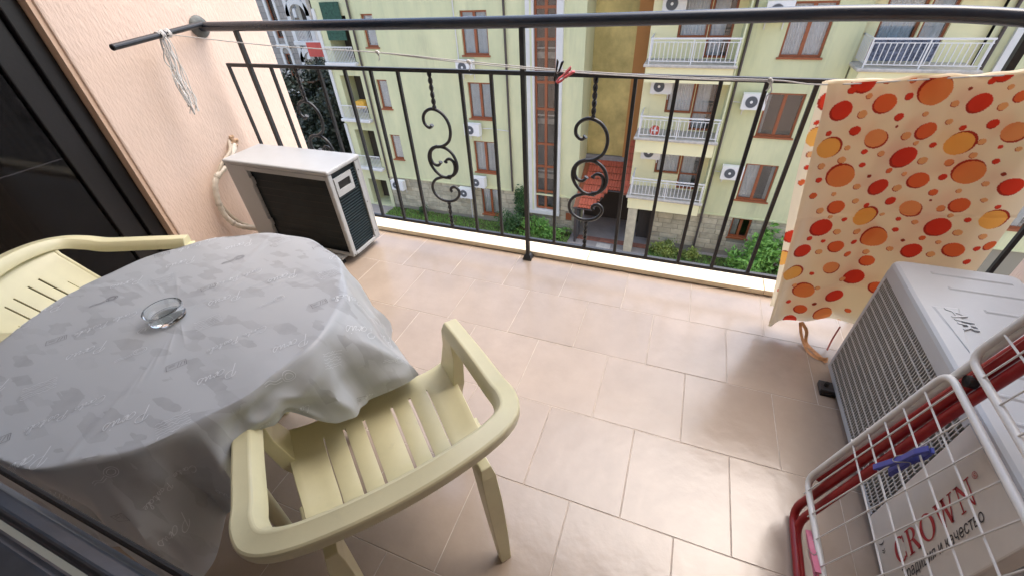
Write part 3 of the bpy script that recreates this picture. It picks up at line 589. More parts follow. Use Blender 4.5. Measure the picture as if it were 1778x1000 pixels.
def clothpos(u, v, lift=0.0):
    rho = math.hypot(u, v); th = math.degrees(math.atan2(v, u)); R0 = TR - .004
    if rho <= R0:
        z = TZ + .0035 + .0012 * math.sin(u * 19 + v * 7) * math.sin(v * 17 - u * 5) + .001 * math.sin(v * 40 + u * 13) * (rho / R0) ** 2 + .0022 * math.exp(-abs(u * .94 + v * .34 - .05) / .004) + .0022 * math.exp(-abs(v * .94 - u * .34 - .13) / .004)
        return TC + Vector((u, v, z + lift))
    L_ = interp(HL, th); rh = interp(HR, th); s = rho - R0; tot = math.hypot(L_, rh - TR) + .012; t = s / tot
    e = min(1, s / .02); rr = R0 + .009 * math.sin(e * math.pi / 2)
    fold = sum(am * math.exp(-abs(((th - c + 180) % 360) - 180) / w) for c, w, am in PLEATS) * min(1, t * 1.2) + (.012 * math.sin(math.radians(th) * 11 + 1.1) + .008 * math.sin(math.radians(th) * 23 + 2.3)) * min(1, t * 1.3) * min(1, L_ / .22)
    fold += (.016 * noise.noise(Vector((math.cos(math.radians(th)) * 5, math.sin(math.radians(th)) * 5, t * 1.5))) + .011 * (.5 - 2 * abs(noise.noise(Vector((math.cos(math.radians(th)) * 7, math.sin(math.radians(th)) * 7, t * 2.2 + 4)))))) * min(1, t * 2)
    r = rr + (rh - TR) * t ** .75 + fold + .004 * math.sin(t * 9 + th * .25)
    z = TZ + .0035 - .008 * (1 - math.cos(e * math.pi / 2)) - L_ * max(0, t - .02) * (1 + .05 * math.sin(th * .33))
    n = lift
    return TC + Vector(((r + n) * math.cos(math.radians(th)), (r + n) * math.sin(math.radians(th)), z + n * max(0, 1 - t * 4)))
def clothrho(th): return TR - .004 + math.hypot(interp(HL, th), interp(HR, th) - TR) + .012
cm = MB(); NT = 420; rings = []
for k in (.0001, .1, .2, .3, .4, .5, .6, .7, .8, .88, .94, .97, .985, 1.0): 
    rings.append([clothpos(k * (TR - .004) * math.cos(2 * math.pi * j / NT), k * (TR - .004) * math.sin(2 * math.pi * j / NT)) for j in range(NT)])
for k in range(1, 41):
    ring = []
    for j in range(NT):
        a = 2 * math.pi * j / NT; th = math.degrees(math.atan2(math.sin(a), math.cos(a))); q = (k / 40) ** 1.3
        rho = (TR - .004) + (clothrho(th) - TR + .004) * q; ring.append(clothpos(rho * math.cos(a), rho * math.sin(a)))
    rings.append(ring)
cm.loft(rings, caps=False)
M_cloth = mat('grey_vinyl_cloth', srgb(152, 154, 156), .36, bump=.12, bscale=500, bdist=.0006, spec=.4)
def cloth_nodes():
    nt = M_cloth.node_tree; N = nt.nodes; L = nt.links; p = N['Principled BSDF']; geo = N.new('ShaderNodeNewGeometry')
    mp = N.new('ShaderNodeMapping'); mp.inputs['Scale'].default_value = (17, 44, 10); mp.inputs['Rotation'].default_value = (0, 0, math.radians(-58)); L.new(geo.outputs['Position'], mp.inputs[0])
    v = N.new('ShaderNodeTexVoronoi'); v.distance = 'CHEBYCHEV'; v.inputs['Scale'].default_value = 1.0; v.inputs['Randomness'].default_value = .85; L.new(mp.outputs[0], v.inputs['Vector'])
    n = N.new('ShaderNodeTexNoise'); n.inputs['Scale'].default_value = 30; n.inputs['Detail'].default_value = 8; L.new(geo.outputs['Position'], n.inputs['Vector'])
    r = N.new('ShaderNodeValToRGB'); r.color_ramp.elements[0].position = .62; r.color_ramp.elements[1].position = .78
    L.new(v.outputs['Color'], r.inputs[0])
    m1 = N.new('ShaderNodeMath'); m1.operation = 'MULTIPLY'; L.new(r.outputs[0], m1.inputs[0]); L.new(n.outputs[0], m1.inputs[1])
    mx = N.new('ShaderNodeMix'); mx.data_type = 'RGBA'; L.new(m1.outputs[0], mx.inputs[0]); mx.inputs[6].default_value = (*srgb(174, 178, 180), 1); mx.inputs[7].default_value = (*srgb(150, 152, 154), 1)
    L.new(mx.outputs[2], p.inputs['Base Color'])
cloth_nodes()
tcl = thing('tablecloth', 'shiny grey tablecloth printed with handwriting over the round table', 'tablecloth', (TC.x, TC.y, TZ)); tco = (TC.x, TC.y, TZ)
cl_o = cm.build('cloth', M_cloth, tcl, tco, smooth=True)
# printed handwriting: stroke lettering mapped on the cloth
GL = {'P': [[(.1, 0), (.3, .95)], [(.05, .75), (.2, 1.0), (.55, 1.0), (.65, .75), (.5, .55), (.25, .5)]], 'C': [[(.75, .85), (.55, 1.0), (.25, .75), (.12, .35), (.3, .05), (.7, .2)]],
 'a': [[(.45, .4), (.25, .42), (.1, .2), (.2, .02), (.4, .15), (.48, .4), (.45, .05), (.6, .1)]], 'r': [[(.0, .1), (.15, .42), (.2, .3), (.4, .36), (.36, .05), (.5, .1)]], 'i': [[(.0, .1), (.15, .4), (.12, .05), (.3, .12)], [(.2, .6), (.22, .63)]],
 's': [[(.0, .08), (.22, .45), (.3, .2), (.18, .0), (.0, .06)]], 't': [[(.0, .1), (.25, .85), (.15, .05), (.35, .12)], [(.02, .55), (.42, .6)]], 'e': [[(.02, .2), (.3, .28), (.25, .42), (.08, .35), (.08, .08), (.35, .1)]], 'o': [[(.3, .4), (.1, .3), (.12, .05), (.32, .05), (.36, .3), (.3, .4), (.5, .36)]], 'l': [[(.0, .1), (.3, .8), (.22, .95), (.1, .7), (.12, .05), (.3, .1)]], ' ': []}
def word(w):
    out = []; x = 0
    for ch in w:
        for st in GL[ch]: out.append([(x + a + .18 * b, b) for a, b in st])
        x += {'P': .62, 'C': .72, ' ': .35, 'i': .28, 't': .38, 'l': .3}.get(ch, .48)
    return out, x
random.seed(11)
pw, pd = MB(), MB()
fnw = lambda u, v: clothpos(u, v, .0012)
def put(strokes, cx, cy, ang, size, w, mb):
    c, s = math.cos(ang), math.sin(ang)
    for st in strokes:
        p = catmull([(a, b, 0) for a, b in st], 4) if len(st) > 2 else [Vector((*st[0], 0)), Vector((*st[1], 0))]
        q = [(cx + (c * k.x - s * k.y) * size, cy + (s * k.x + c * k.y) * size) for k in p]
        if max(math.hypot(*k) for k in q) < .68 and all(math.hypot(*k) < clothrho(math.degrees(math.atan2(k[1], k[0]))) - .01 for k in q): ribbon(mb, q, w, fnw)
ANG = math.radians(238)
ca, sa = math.cos(ANG), math.sin(ANG); row = 0
for gy in range(-7, 8):
    for gx in range(-5, 6):
        a = gx * .155 + (gy % 2) * .077 + random.uniform(-.02, .02); b = gy * .098 + random.uniform(-.012, .012)
        cx, cy = ca * a - sa * b, sa * a + ca * b
        k = (gx * 3 + gy * 5) % 6
        if k in (0, 3): put(word('Paris')[0], cx, cy, ANG, .036, .0015, pw)
        elif k == 1: put(word('Carte Postale')[0], cx, cy, ANG, .022, .0012, pw)
        elif k == 2:
            for r_ in range(6):
                x = 0; st = []
                for q in range(14): st.append((q * .14, r_ * -.22 + random.uniform(-.07, .07)))
                put([st], cx, cy, ANG, .032, .0009, pw)
        elif k == 4:
            rect = [[(0, 0), (1.6, 0), (1.6, .8), (0, .8), (0, 0)], [(.15, .15), (.15, .65)], [(.3, .15), (.5, .65)], [(.55, .1), (.75, .7)], [(.9, .4), (1.4, .4)], [(.9, .2), (1.4, .25)]]
            for r_ in rect:
                rr_ = []
                for p, q in zip(r_, r_[1:]): rr_ += [[p, q]]
                put(rr_, cx, cy, ANG, .024, .0009, pd)
        else:
            put([[(math.cos(t * .5) * .5, math.sin(t * .5) * .4) for t in range(13)], [(math.cos(t * .5) * .32, math.sin(t * .5) * .24) for t in range(13)], [(.6, .0), (1.1, .15), (1.5, .0), (1.9, .12)], [(.6, .2), (1.1, .32), (1.5, .2), (1.9, .3)]], cx, cy, ANG, .026, .0012, random.choice((pw, pd)))
stuff(pw.build('pale_print', mat('pale_ink', srgb(212, 216, 218), .5), tcl, tco)); stuff(pd.build('dark_print', mat('grey_ink', srgb(106, 106, 110), .5), tcl, tco))

M_ash = bpy.data.materials.new('clear_glass'); M_ash.use_nodes = True
_p = M_ash.node_tree.nodes['Principled BSDF']; _p.inputs['Transmission Weight'].default_value = 1; _p.inputs['Roughness'].default_value = .02; _p.inputs['IOR'].default_value = 1.48; _p.inputs['Base Color'].default_value = (.93, .96, .96, 1)
ac_ = Vector((-1.128, .412, TZ + .0045))
at_ = MB().lathe([(.0001, 0), (.033, 0), (.040, .003), (.041, .008), (.037, .011), (.041, .015), (.044, .031), (.043, .034), (.039, .034), (.037, .028), (.034, .010), (.0001, .008)], ac_, 40)
tag(at_.build('ashtray', M_ash, smooth=True), 'small round clear glass ashtray on the grey tablecloth', 'ashtray')

# ---------------------------------------------------------------- plastic armchairs
def chair_meshes():
    D = {}
    half = [(.254, .165, .614), (.256, .10, .619), (.257, .0, .628), (.255, -.10, .640), (.250, -.158, .660), (.228, -.208, .680), (.176, -.240, .697), (.09, -.260, .709)]
    path = [(x, y, z) for x, y, z in half] + [(0, -.266, .712)] + [(-x, y, z) for x, y, z in reversed(half)]
    P = catmull(path, 5); n = len(P); secs = []
    for i in range(n):
        w = .044 + .004 * math.sin(math.pi * i / (n - 1)); h = .031
        secs.append([(a, b - h / 2 + .012) for a, b in ((w / 2 + .006, -.004), (w / 2 + .004, h * .4), (w * .44, h * .78), (w * .34, h * .97), (w * .24, h * 1.03), (w * .16, h), (-w * .38, h * .97), (-w * .46, h * .90), (-w / 2, h * .78), (-w / 2, h * .3), (-w / 2 + .002, 0))])
    D['arm_rail'] = MB().sweep(P, secs).mesh('arm_rail', M_plastic, smooth=True); D['arm_rail'].set_sharp_from_angle(angle=math.radians(24))
    # seat and back shell with slots
    vp = catmull([(.225, .392, 0), (.222, .418, 0), (.205, .430, 0), (.10, .424, 0), (.0, .414, 0), (-.045, .419, 0), (-.082, .442, 0), (-.112, .480, 0), (-.138, .528, 0), (-.166, .582, 0), (-.199, .650, 0), (-.226, .696, 0)], 6)
    m = len(vp); cols = [-1.0, -.9, -.8, -.68, -.66]
    slot_c = [-.63, -.40, -.17, .17, .40, .63]; us = set([-1, -.93, -.85, -.74, .74, .85, .93, 1, 0, -.28, .28, -.52, .52])
    for c in slot_c: hwid = .016 if abs(c) < .5 else .006; us |= {round(c - hwid, 3), round(c + hwid, 3)}
    us = sorted(us); V = []; F = []
    for j, p in enumerate(vp):
        v = j / (m - 1); hw = interp([(0, .228), (.22, .232), (.42, .222), (.58, .204), (.78, .184), (.92, .182), (1, .205)], v)
        for u in us:
            bow = interp([(0, 0), (.5, .0), (.66, .02), (1, .036)], v) * (1 - u * u)
            dip = -.010 * (1 - u * u) * (1 if v < .55 else 0) * math.sin(min(1, v / .55) * math.pi)
            edge = .012 * max(0, abs(u) - .8) / .2 * (1 if .1 < v < .6 else .3)
            V.append((u * hw, p.x - bow, p.y + dip + edge))
    nu = len(us)
    for j in range(m - 1):
        v = (j + .5) / (m - 1)
        for i in range(nu - 1):
            uc = (us[i] + us[i + 1]) / 2
            if us[i + 1] - us[i] < .05 and any(abs(uc - c) < .01 for c in slot_c) and (.23 < v < .90 if abs(uc) < .5 else .23 < v < .84): continue
            a = j * nu + i; F.append((a, a + 1, a + nu + 1, a + nu))
    D['seat'] = MB().add(V, F).mesh('seat', M_plastic, smooth=True)
    def leg(pts, secs):
        return MB().loft([[(x + dx * sx_, y + dy * sy_, z) for dx, dy in ((-1, -1), (1, -1), (1, 1), (-1, 1))] for (x, y, z), (sx_, sy_) in zip(pts, secs)])
    for s in (-1, 1):
        D['front_leg', s] = leg([(s * .245, .222, 0), (s * .238, .212, .2), (s * .230, .186, .36), (s * .234, .168, .43), (s * .246, .156, .54), (s * .252, .148, .612)], [(.016, .017), (.018, .026), (.020, .040), (.018, .050), (.015, .040), (.021, .030)]).mesh('leg', M_plastic)
        D['rear_leg', s] = leg([(s * .182, -.195, 0), (s * .184, -.175, .12), (s * .186, -.145, .28), (s * .188, -.115, .38), (s * .188, -.11, .412)], [(.016, .014), (.020, .019), (.022, .028), (.020, .036), (.014, .03)]).mesh('leg', M_plastic)
        D['apron', s] = leg([(s * .214, -.16, .402), (s * .222, .0, .404), (s * .232, .18, .412)], [(.006, .004)] * 3)
    m2 = len(vp); i0 = int(m2 * .36)
    for s in (-1, 1):
        pts = []; rb = MB()
        for j in range(i0, m2):
            v = j / (m2 - 1); hw = interp([(0, .228), (.22, .232), (.42, .222), (.58, .204), (.78, .184), (.92, .182), (1, .205)], v); pts.append((s * hw, vp[j].x - .002, vp[j].y + .006))
        D['edge', s] = rb.tube(pts, .0085, 8).mesh('side_edge', M_plastic, smooth=True)
    ap = MB()
    for s in (-1, 1):
        D['sap', s] = MB().box(min(s * .198, s * .210), max(s * .198, s * .210), -.07, .185, .352, .412).mesh('seat_apron', M_plastic)
    ap.box(-.18, .18, -.06, -.05, .352, .405)
    D['apron'] = ap.mesh('apron', M_plastic)
    return D
CH = chair_meshes()
def chair(loc, rot, label):
    t = thing('plastic_chair', label, 'chair', loc, rot, 'cream plastic armchairs around the table')
    for k, nm in (('arm_rail', 'arm_rail'), ('seat', 'seat'), (('front_leg', -1), 'leg'), (('front_leg', 1), 'leg'), (('rear_leg', -1), 'leg'), (('rear_leg', 1), 'leg'), ('apron', 'seat_apron'), (('sap', -1), 'seat_apron'), (('sap', 1), 'seat_apron'), (('edge', -1), 'side_edge'), (('edge', 1), 'side_edge')):
        o = inst(nm, CH[k], t)
        if nm == 'seat':
            s = o.modifiers.new('thick', 'SOLIDIFY'); s.thickness = .0055; s.offset = -1
        b = o.modifiers.new('bevel', 'BEVEL'); b.width = .0022 if nm != 'seat' else .0012; b.segments = 2; b.limit_method = 'ANGLE'; b.angle_limit = math.radians(35)
    return t
chair((-.522, .404, 0), math.radians(51), 'cream plastic armchair in front, pushed under the tablecloth')
chair((-1.683, .510, 0), math.radians(-59.3), 'cream plastic armchair behind the table beside the dark glass door')

# ---------------------------------------------------------------- dark window frame at the lower left
wf = thing('window_frame', 'dark grey glossy frame rail crossing the lower left corner', 'frame', (-1.3, -.06, .8)); wo = (-1.3, -.06, .8)
def xrail(prof, x0, x1): return MB().loft([[(x, y, z) for y, z in prof] for x in (x0, x1)])
xrail([(-.02, .79), (.004, .80), (.008, .822), (.002, .842), (-.014, .850), (-.022, .843), (-.030, .843), (-.038, .852), (-.11, .846), (-.12, .80), (-.11, .74), (-.02, .74)], -2.62, -.15).build('bottom_rail', M_frame2, wf, wo, bevel=.003)
xrail([(-.0225, .852), (-.0225, .8535), (-.0292, .8535), (-.0292, .852)], -2.62, -.15).build('highlight_strip', mat('highlight_paint', srgb(150, 152, 140), .3), wf, wo)  # pale strip paints in the gloss highlight along the rail
xrail([(-.112, .74), (-.11, .70), (-.03, .70), (-.02, .739), (-.02, .7395)], -2.62, -.15).build('lower_rail', M_frame2, wf, wo)
MB().tube([(-2.62, .0235, .848), (-.15, .0165, .848)], .0042, 8).build('gasket', M_rubber, wf, wo)
for x in (-2.6, -.17): MB().box(x - .02, x + .02, -.1, .028, .815, .842).build('end_bracket', M_doorframe, wf, wo)
for x in (-2.55, -.2): MB().box(x - .03, x + .03, -.1, -.04, 0, .74).build('stile', M_frame2, wf, wo)
# ---------------------------------------------------------------- the courtyard and the apartment building opposite
GZ = -10.2
struct(MB().box(-300, 300, -300, 300, GZ - 1, GZ).build('ground', mat('courtyard_paving', srgb(150, 143, 136), .85, var=.18, vscale=1.2, bump=.3, bscale=8)))
M_green = mat('green_render', srgb(222, 221, 176), .9, var=.07, vscale=.9, bump=.3, bscale=25, col2=srgb(198, 202, 160), vstretch=(1, 1, .35))
M_cream = mat('cream_render', srgb(238, 232, 184), .9, var=.04, vscale=1.0, bump=.2, bscale=30)
M_yellow = mat('mouldy_yellow_render', srgb(226, 206, 134), .9, var=.2, vscale=.8, col2=srgb(164, 150, 94), bump=.2, bscale=20)
M_ochre = mat('ochre_render', srgb(186, 132, 76), .9, var=.06, vscale=1)
M_stone = mat('sandstone', srgb(186, 178, 152), .9, var=.22, vscale=3, bump=.5, bscale=12, bdist=.02, rnd=.16)
M_mortar = mat('stone_mortar', srgb(150, 144, 126), .95)
M_wood = mat('brown_window_frame', srgb(150, 86, 52), .45, var=.12, vscale=8)
M_curt = mat('net_curtain', srgb(232, 236, 238), .9, var=.08, vscale=6)
M_room = mat('flat_interior', srgb(70, 64, 58), .9)
M_trim = mat('white_trim', srgb(214, 214, 208), .6, var=.06, vscale=3)
M_slab = mat('weathered_slab', srgb(190, 184, 172), .85, var=.22, vscale=5, bump=.3, bscale=30)
M_rtile = mat('clay_roof_tile', srgb(192, 100, 72), .75, var=.2, vscale=6)
M_pipe = mat('brown_drainpipe', srgb(74, 66, 62), .5)
BO = (-4, 19, GZ)
streaks(M_green, .62, .50, .70, .75); streaks(M_cream, .7, .54, .72, .6); streaks(M_slab, .6, .45, .65, .7, (6, 6, 2)); streaks(M_yellow, .5, .5, .7, .7, (1.5, 1.5, .6))
bl = thing('apartment_building', 'pale green apartment building with brown windows and white balconies across the courtyard', 'building', BO)
def wall(x0, x1, z0, z1, y, holes, m, name='wall', depth=.22, parent=bl, off=BO):
    xs_ = sorted({x0, x1} | {v for h in holes for v in h[:2] if x0 < v < x1}); zs = sorted({z0, z1} | {v for h in holes for v in h[2:] if z0 < v < z1}); mb = MB()
    for a, b in zip(xs_, xs_[1:]):
        for c, d in zip(zs, zs[1:]):
            if any(h[0] - 1e-6 <= a and b <= h[1] + 1e-6 and h[2] - 1e-6 <= c and d <= h[3] + 1e-6 for h in holes): continue
            mb.quad((a, y, c), (b, y, c), (b, y, d), (a, y, d))
    for a, b, c, d in holes:
        e = y + depth
        mb.quad((a, y, c), (a, e, c), (b, e, c), (b, y, c)); mb.quad((a, y, d), (b, y, d), (b, e, d), (a, e, d)); mb.quad((a, y, c), (a, y, d), (a, e, d), (a, e, c)); mb.quad((b, y, c), (b, e, c), (b, e, d), (b, y, d))
    return mb.build(name, m, parent, off)
def curtain_mb(x0, x1, z0, z1, y, seed):
    rr = random.Random(seed); n = 40; ph = rr.uniform(0, 6)
    prof = [(x0 + (x1 - x0) * i / n, y + .035 * math.sin(i * 1.9 + ph) + .02 * math.sin(i * .8)) for i in range(n + 1)]
    return MB().loft([[(x, yy, z) for x, yy in prof] for z in (z0, z1)], closed=False, caps=False)
def window(x0, x1, z0, z1, y, seed=0, curtain=((0, 1),), mull=(.5,), sill=True, parent=bl, off=BO, fm=None, fw=.075, trans=()):
    fm = fm or M_wood; yy = y + .10; f = MB()
    f.box(x0, x0 + fw, yy, yy + .07, z0, z1); f.box(x1 - fw, x1, yy, yy + .07, z0, z1); f.box(x0 + fw, x1 - fw, yy, yy + .07, z1 - fw, z1); f.box(x0 + fw, x1 - fw, yy, yy + .07, z0, z0 + fw)
    for q in mull:
        xm = x0 + (x1 - x0) * q; f.box(xm - fw * .75, xm + fw * .75, yy - .006, yy + .064, z0 + fw, z1 - fw)
    for q in trans: f.box(x0 + fw, x1 - fw, yy + .002, yy + .06, z0 + q - .03, z0 + q + .03)
    w = f.build('window', fm, parent, off)
    ed = [x0 + fw] + [x0 + (x1 - x0) * q for q in mull] + [x1 - fw]
    for a, b in zip(ed, ed[1:]): MB().box(a + .01, b - .01, yy + .03, yy + .038, z0 + fw * .5, z1 - fw * .5).build('pane', M_pane, w, off)
    if sill: MB().box(x0 - .06, x1 + .06, y - .06, yy + .02, z0 - .05, z0 + .012).build('sill', fm, w, off)
    for a, b in curtain: curtain_mb(x0 + (x1 - x0) * a, x0 + (x1 - x0) * b, z0, z1 + .05, y + .235, seed + int(a * 10)).build('curtain', M_curt, w, off, smooth=True)
    return w
FY = 19.0
TOP = 4.2
HA = [(-9.73, -8.46, -1.84, -.15), (-9.70, -8.46, -4.58, -2.95), (-9.70, -8.47, -7.30, -5.67), (-9.73, -8.46, .92, 2.6)]
HB = [(-14.90, -14.22, -1.56, -.2), (-14.84, -14.2, -4.38, -2.98), (-14.76, -14.12, -7.08, -5.72), (-14.90, -14.22, 1.2, 2.55)]
ST = (-6.36, -5.38, -8.92, 3.4)
wall(-15.5, -4.2, -8.14, TOP, FY, HA + HB + [ST[:2] + (-8.14, 3.4)], M_green)
MB().box(-4.2001, -4.2, FY, 20.7, GZ, TOP).build('side_wall', M_green, bl, BO)
LST = [(-9.55, -8.45, -9.8, -8.23)]
wall(-15.5, -4.2, GZ, -8.14, FY + .05, LST + [ST[:2] + (-8.92, -8.14)], M_mortar, 'stone_base')
MB().box(-15.6, -4.15, FY - .05, FY + .06, -8.19, -8.13).build('string_course', M_green, bl, BO)
# stones of the base course, one by one
ub = MB().loft([[(x * .5, y, z * .5) for x, z in ((-1, -1), (1, -1), (1, 1), (-1, 1))] for y in (.06, .0)] + [[(x * .47, -.02, z * .44) for x, z in ((-1, -1), (1, -1), (1, 1), (-1, 1))]]).mesh('stone', M_stone)
random.seed(21)
def stones(parent, x0, x1, z0, z1, y, holes, h=.27, wr=(.45, .85)):
    z = z0; k = 0
    while z < z1 - .1:
        hh = min(h * random.uniform(.85, 1.15), z1 - z); x = x0 - random.uniform(0, .3)
        while x < x1:
            w = random.uniform(*wr); a, b = max(x, x0), min(x + w, x1); x += w
            if b - a < .12: continue
            if any(a < hx1 and b > hx0 and z < hz1 and z + hh > hz0 for hx0, hx1, hz0, hz1 in holes):
                done = False
                for hx0, hx1, hz0, hz1 in holes:
                    if z < hz1 and z + hh > hz0 and a < hx1 and b > hx0:
                        if a < hx0 - .1: b = hx0
                        elif b > hx1 + .1: a = hx1
                        else: done = True
                if done: continue
            inst('stone', ub, parent, ((a + b) / 2 - BO[0], y - BO[1] + random.uniform(-.012, .012), z + hh / 2 - BO[2]), scale=(b - a - .018, 1, hh - .018))
        z += hh
sb = [o for o in bl.children if o.name.startswith('stone_base')][0]
stones(sb, -15.5, -4.2, -10.0, -8.2, FY + .045, LST + [(-6.65, -5.05, -9.3, -8.1), (-4.75, -4.45, -9.45, -9.05)])
MB().box(-4.74, -4.46, FY + .01, FY + .049, -9.44, -9.06).build('vent', M_wood, bl, BO)
for i, h in enumerate(HA): window(*h, FY, i, ((.04, .5), (.55, .97)) if i != 2 else ((.04, .47), (.55, .97)))
window(*LST[0], FY + .05, 7, ((0, 1),))
for i, h in enumerate(HB): window(*h, FY, 20 + i, ((.1, .9),), ())
# stairwell strip
sf_ = MB(); sf_.box(-6.70, -6.36, FY - .14, FY + .1, -9.0, 3.6); sf_.box(-5.38, -5.10, FY - .14, FY + .1, -9.0, 3.6); sf_.box(-6.72, -5.08, FY - .16, FY + .1, -9.22, -9.0)
sw = sf_.build('stairwell_surround', M_trim, bl, BO)
MB().box(-6.52, -6.44, FY - .155, FY - .1405, -9.0, 3.6).build('surround_groove', M_green, sw, BO)
g = MB(); g.box(-5.92, -5.80, FY + .04, FY + .12, -8.92, 3.4); g.box(-6.36, -6.28, FY + .04, FY + .12, -8.92, 3.4); g.box(-5.46, -5.38, FY + .04, FY + .12, -8.92, 3.4)
zb = [-8.92, -8.0, -6.68, -5.56, -3.97, -2.85, -1.21, -.10, 1.5, 2.6, 3.4]
for z in zb: g.box(-6.28, -5.92, FY + .042, FY + .118, z - .05, z + .05); g.box(-5.80, -5.46, FY + .042, FY + .118, z - .05, z + .05)
swf = g.build('stairwell_window', M_wood, bl, BO)
for a, b in zip(zb, zb[1:]):
    for x0_, x1_ in ((-6.28, -5.92), (-5.80, -5.46)): MB().box(x0_, x1_, FY + .075, FY + .085, a + .05, b - .05).build('pane', M_pane, swf, BO)
for z in (-7.3, -4.6, -1.85, .9):
    MB().box(-6.36, -5.38, FY + .35, FY + 1.4, z - .12, z + .12).build('stair_landing', M_slab, bl, BO)
    MB().box(-6.36, -5.38, FY + .33, FY + .36, z + .25, z + .31).build('landing_rail', M_trim, bl, BO)
# rooms behind and roof
rb_ = MB(); rb_.box(-17.4, -4.25, 20.4, 20.5, GZ, TOP); rb_.box(-1.9, 14.0, 21.2, 21.3, GZ, TOP); rb_.box(-4.25, -1.9, 21.2, 21.3, GZ, -6.9)
for z in (-8.0, -5.2, -2.45, .3, 3.0): rb_.box(-15.4, -6.8, FY + .25, 20.4, z - .1, z + .1); rb_.box(1.6, 14, FY + .45, 21.2, z - .1, z + .1)
rb_.build('rooms', M_room, bl, BO)
MB().box(-17.8, 14.2, 18.4, 30, TOP, TOP + .4).build('roof', M_rtile, bl, BO)  # unseen top slab, put in to keep skylight out of the rooms
# recess: mouldy yellow wall, ochre pilaster, canopy, passage
MB().box(-4.2, -2.42, 20.7, 20.9, -6.45, TOP).build('rear_wall', M_yellow, bl, BO)
MB().box(-2.42, -1.55, 20.6, 20.9, -7.2, TOP).build('pilaster', M_ochre, bl, BO)
MB().box(-4.2, -2.3, 20.55, 20.9, -6.68, -6.46).build('ledge', mat('grey_ledge', srgb(140, 140, 138), .8, var=.2, vscale=4), bl, BO)
can = thing('entrance_canopy', 'red clay tiled lean-to roof over the passage in the building recess', 'canopy', (-3.1, 19.5, -8.2)); cno = (-3.1, 19.5, -8.2)
def canz(y): return -6.72 - (20.6 - y) * .62
rt = MB(); rng = random.Random(4)
for i in range(15):
    x = -3.88 + i * .135; yf = 18.15 if i < 5 else (18.15 + (i - 4) * .2 if i < 9 else 19.15)
    y = 20.6
    while y > yf:
        y2 = max(y - .33, yf - .02); dz = rng.uniform(-.006, .006)
        ring = lambda yy, lift: [(x + .075 * math.cos(a), yy, canz(yy) + lift + .06 * math.sin(a)) for a in [math.pi * k / 5 for k in range(6)]]
        rt.loft([ring(y, .0 + dz), ring(y2, .04 + dz)], closed=False, caps=False); y -= .33
stuff(rt.build('roof_tiles', M_rtile, can, cno))
dk = MB(); dk.add([(-4.18, 20.6, canz(20.6) - .02), (-2.0, 20.6, canz(20.6) - .02), (-2.0, 19.2, canz(19.2) - .02), (-2.75, 19.2, canz(19.2) - .02), (-3.25, 18.2, canz(18.2) - .02), (-4.18, 18.2, canz(18.2) - .02)], [(0, 1, 2, 3, 4, 5)])
dk.build('deck', M_wood, can, cno)
for a, b in (((-4.18, 18.18), (-3.25, 18.18)), ((-3.25, 18.18), (-2.75, 19.18)), ((-2.75, 19.18), (-2.0, 19.18))):
    p, q = Vector((a[0], a[1], canz(a[1]) - .04)), Vector((b[0], b[1], canz(b[1]) - .04)); MB().tube([p, q], .04, 6).build('gutter', M_pipe, can, cno)
for x, y in ((-4.05, 18.25), (-2.1, 19.2)): MB().box(x - .05, x + .05, y - .05, y + .05, GZ, canz(y) - .03).build('post', M_pipe, can, cno)
MB().box(-4.18, -3.95, 18.45, 18.95, GZ + .15, -8.5).build('notice_board', mat('dark_board', srgb(88, 86, 84), .5), can, cno)
sr = thing('red_side_roof', 'steep red tiled strip of roof beside the passage and lowest balcony', 'roof', (-1.95, 19.8, -8.0)); sro = (-1.95, 19.8, -8)
rt2 = MB()
for i in range(4):
    x = -2.02 + i * .115
    for k in range(8):
        y = 20.5 - k * .2; ring = lambda yy, lift: [(x + .06 * math.cos(a), yy, -5.6 - (20.5 - yy) * 1.25 + lift + .04 * math.sin(a)) for a in [math.pi * q / 5 for q in range(6)]]
        rt2.loft([ring(y, 0), ring(y - .2, .025)], closed=False, caps=False)
stuff(rt2.build('roof_tiles', M_rtile, sr, sro)); MB().add([(-2.08, 20.5, -5.62), (-1.6, 20.5, -5.62), (-1.6, 18.9, -7.64), (-2.08, 18.9, -7.64)], [(0, 1, 2, 3)]).build('deck', M_wood, sr, sro)

# right wing
HW = [(2.80, 4.10, -1.76, -.1), (2.83, 4.11, -4.54, -2.93), (2.84, 4.05, -7.28, -5.66), (2.8, 4.1, 1.0, 2.65)]
H2 = [(9.7, 11.0, -1.76, -.1), (9.7, 11.0, -4.54, -2.93), (9.7, 11.0, -7.28, -5.66), (11.8, 13.2, -4.54, -2.93), (11.8, 13.2, -7.28, -5.66)]
wall(1.48, 5.05, -8.08, TOP, FY, HW, M_green)
wall(8.35, 14, -8.08, TOP, FY, H2, M_green)
for i, h in enumerate(HW): window(*h, FY, 40 + i, (((0, .5), (.5, 1)), ((0, .15),), ((.02, .48), (.85, 1)), ((0, 1),))[i])
for i, h in enumerate(H2): window(*h, FY, 50 + i, ((0, .4),))
MB().box(8.85, 9.05, FY - .12, FY - .001, -8.0, TOP).build('corner_strip', M_trim, bl, BO)
HD = [(2.98, 3.78, -9.18, -8.2)]
rbase = wall(-.45, 14, GZ, -8.08, FY + .05, HD, M_mortar, 'stone_base')
stones(rbase, -.45, 6.5, -9.95, -8.1, FY + .045, HD)
window(*HD[0], FY + .05, 61, ((0, .4),))
LV = [-1.87, -4.57, -7.19]
M_wr = mat('white_railing', srgb(220, 220, 216), .45)
balm = MB().box(-.011, .011, -.011, .011, 0, .74).mesh('baluster', M_wr)
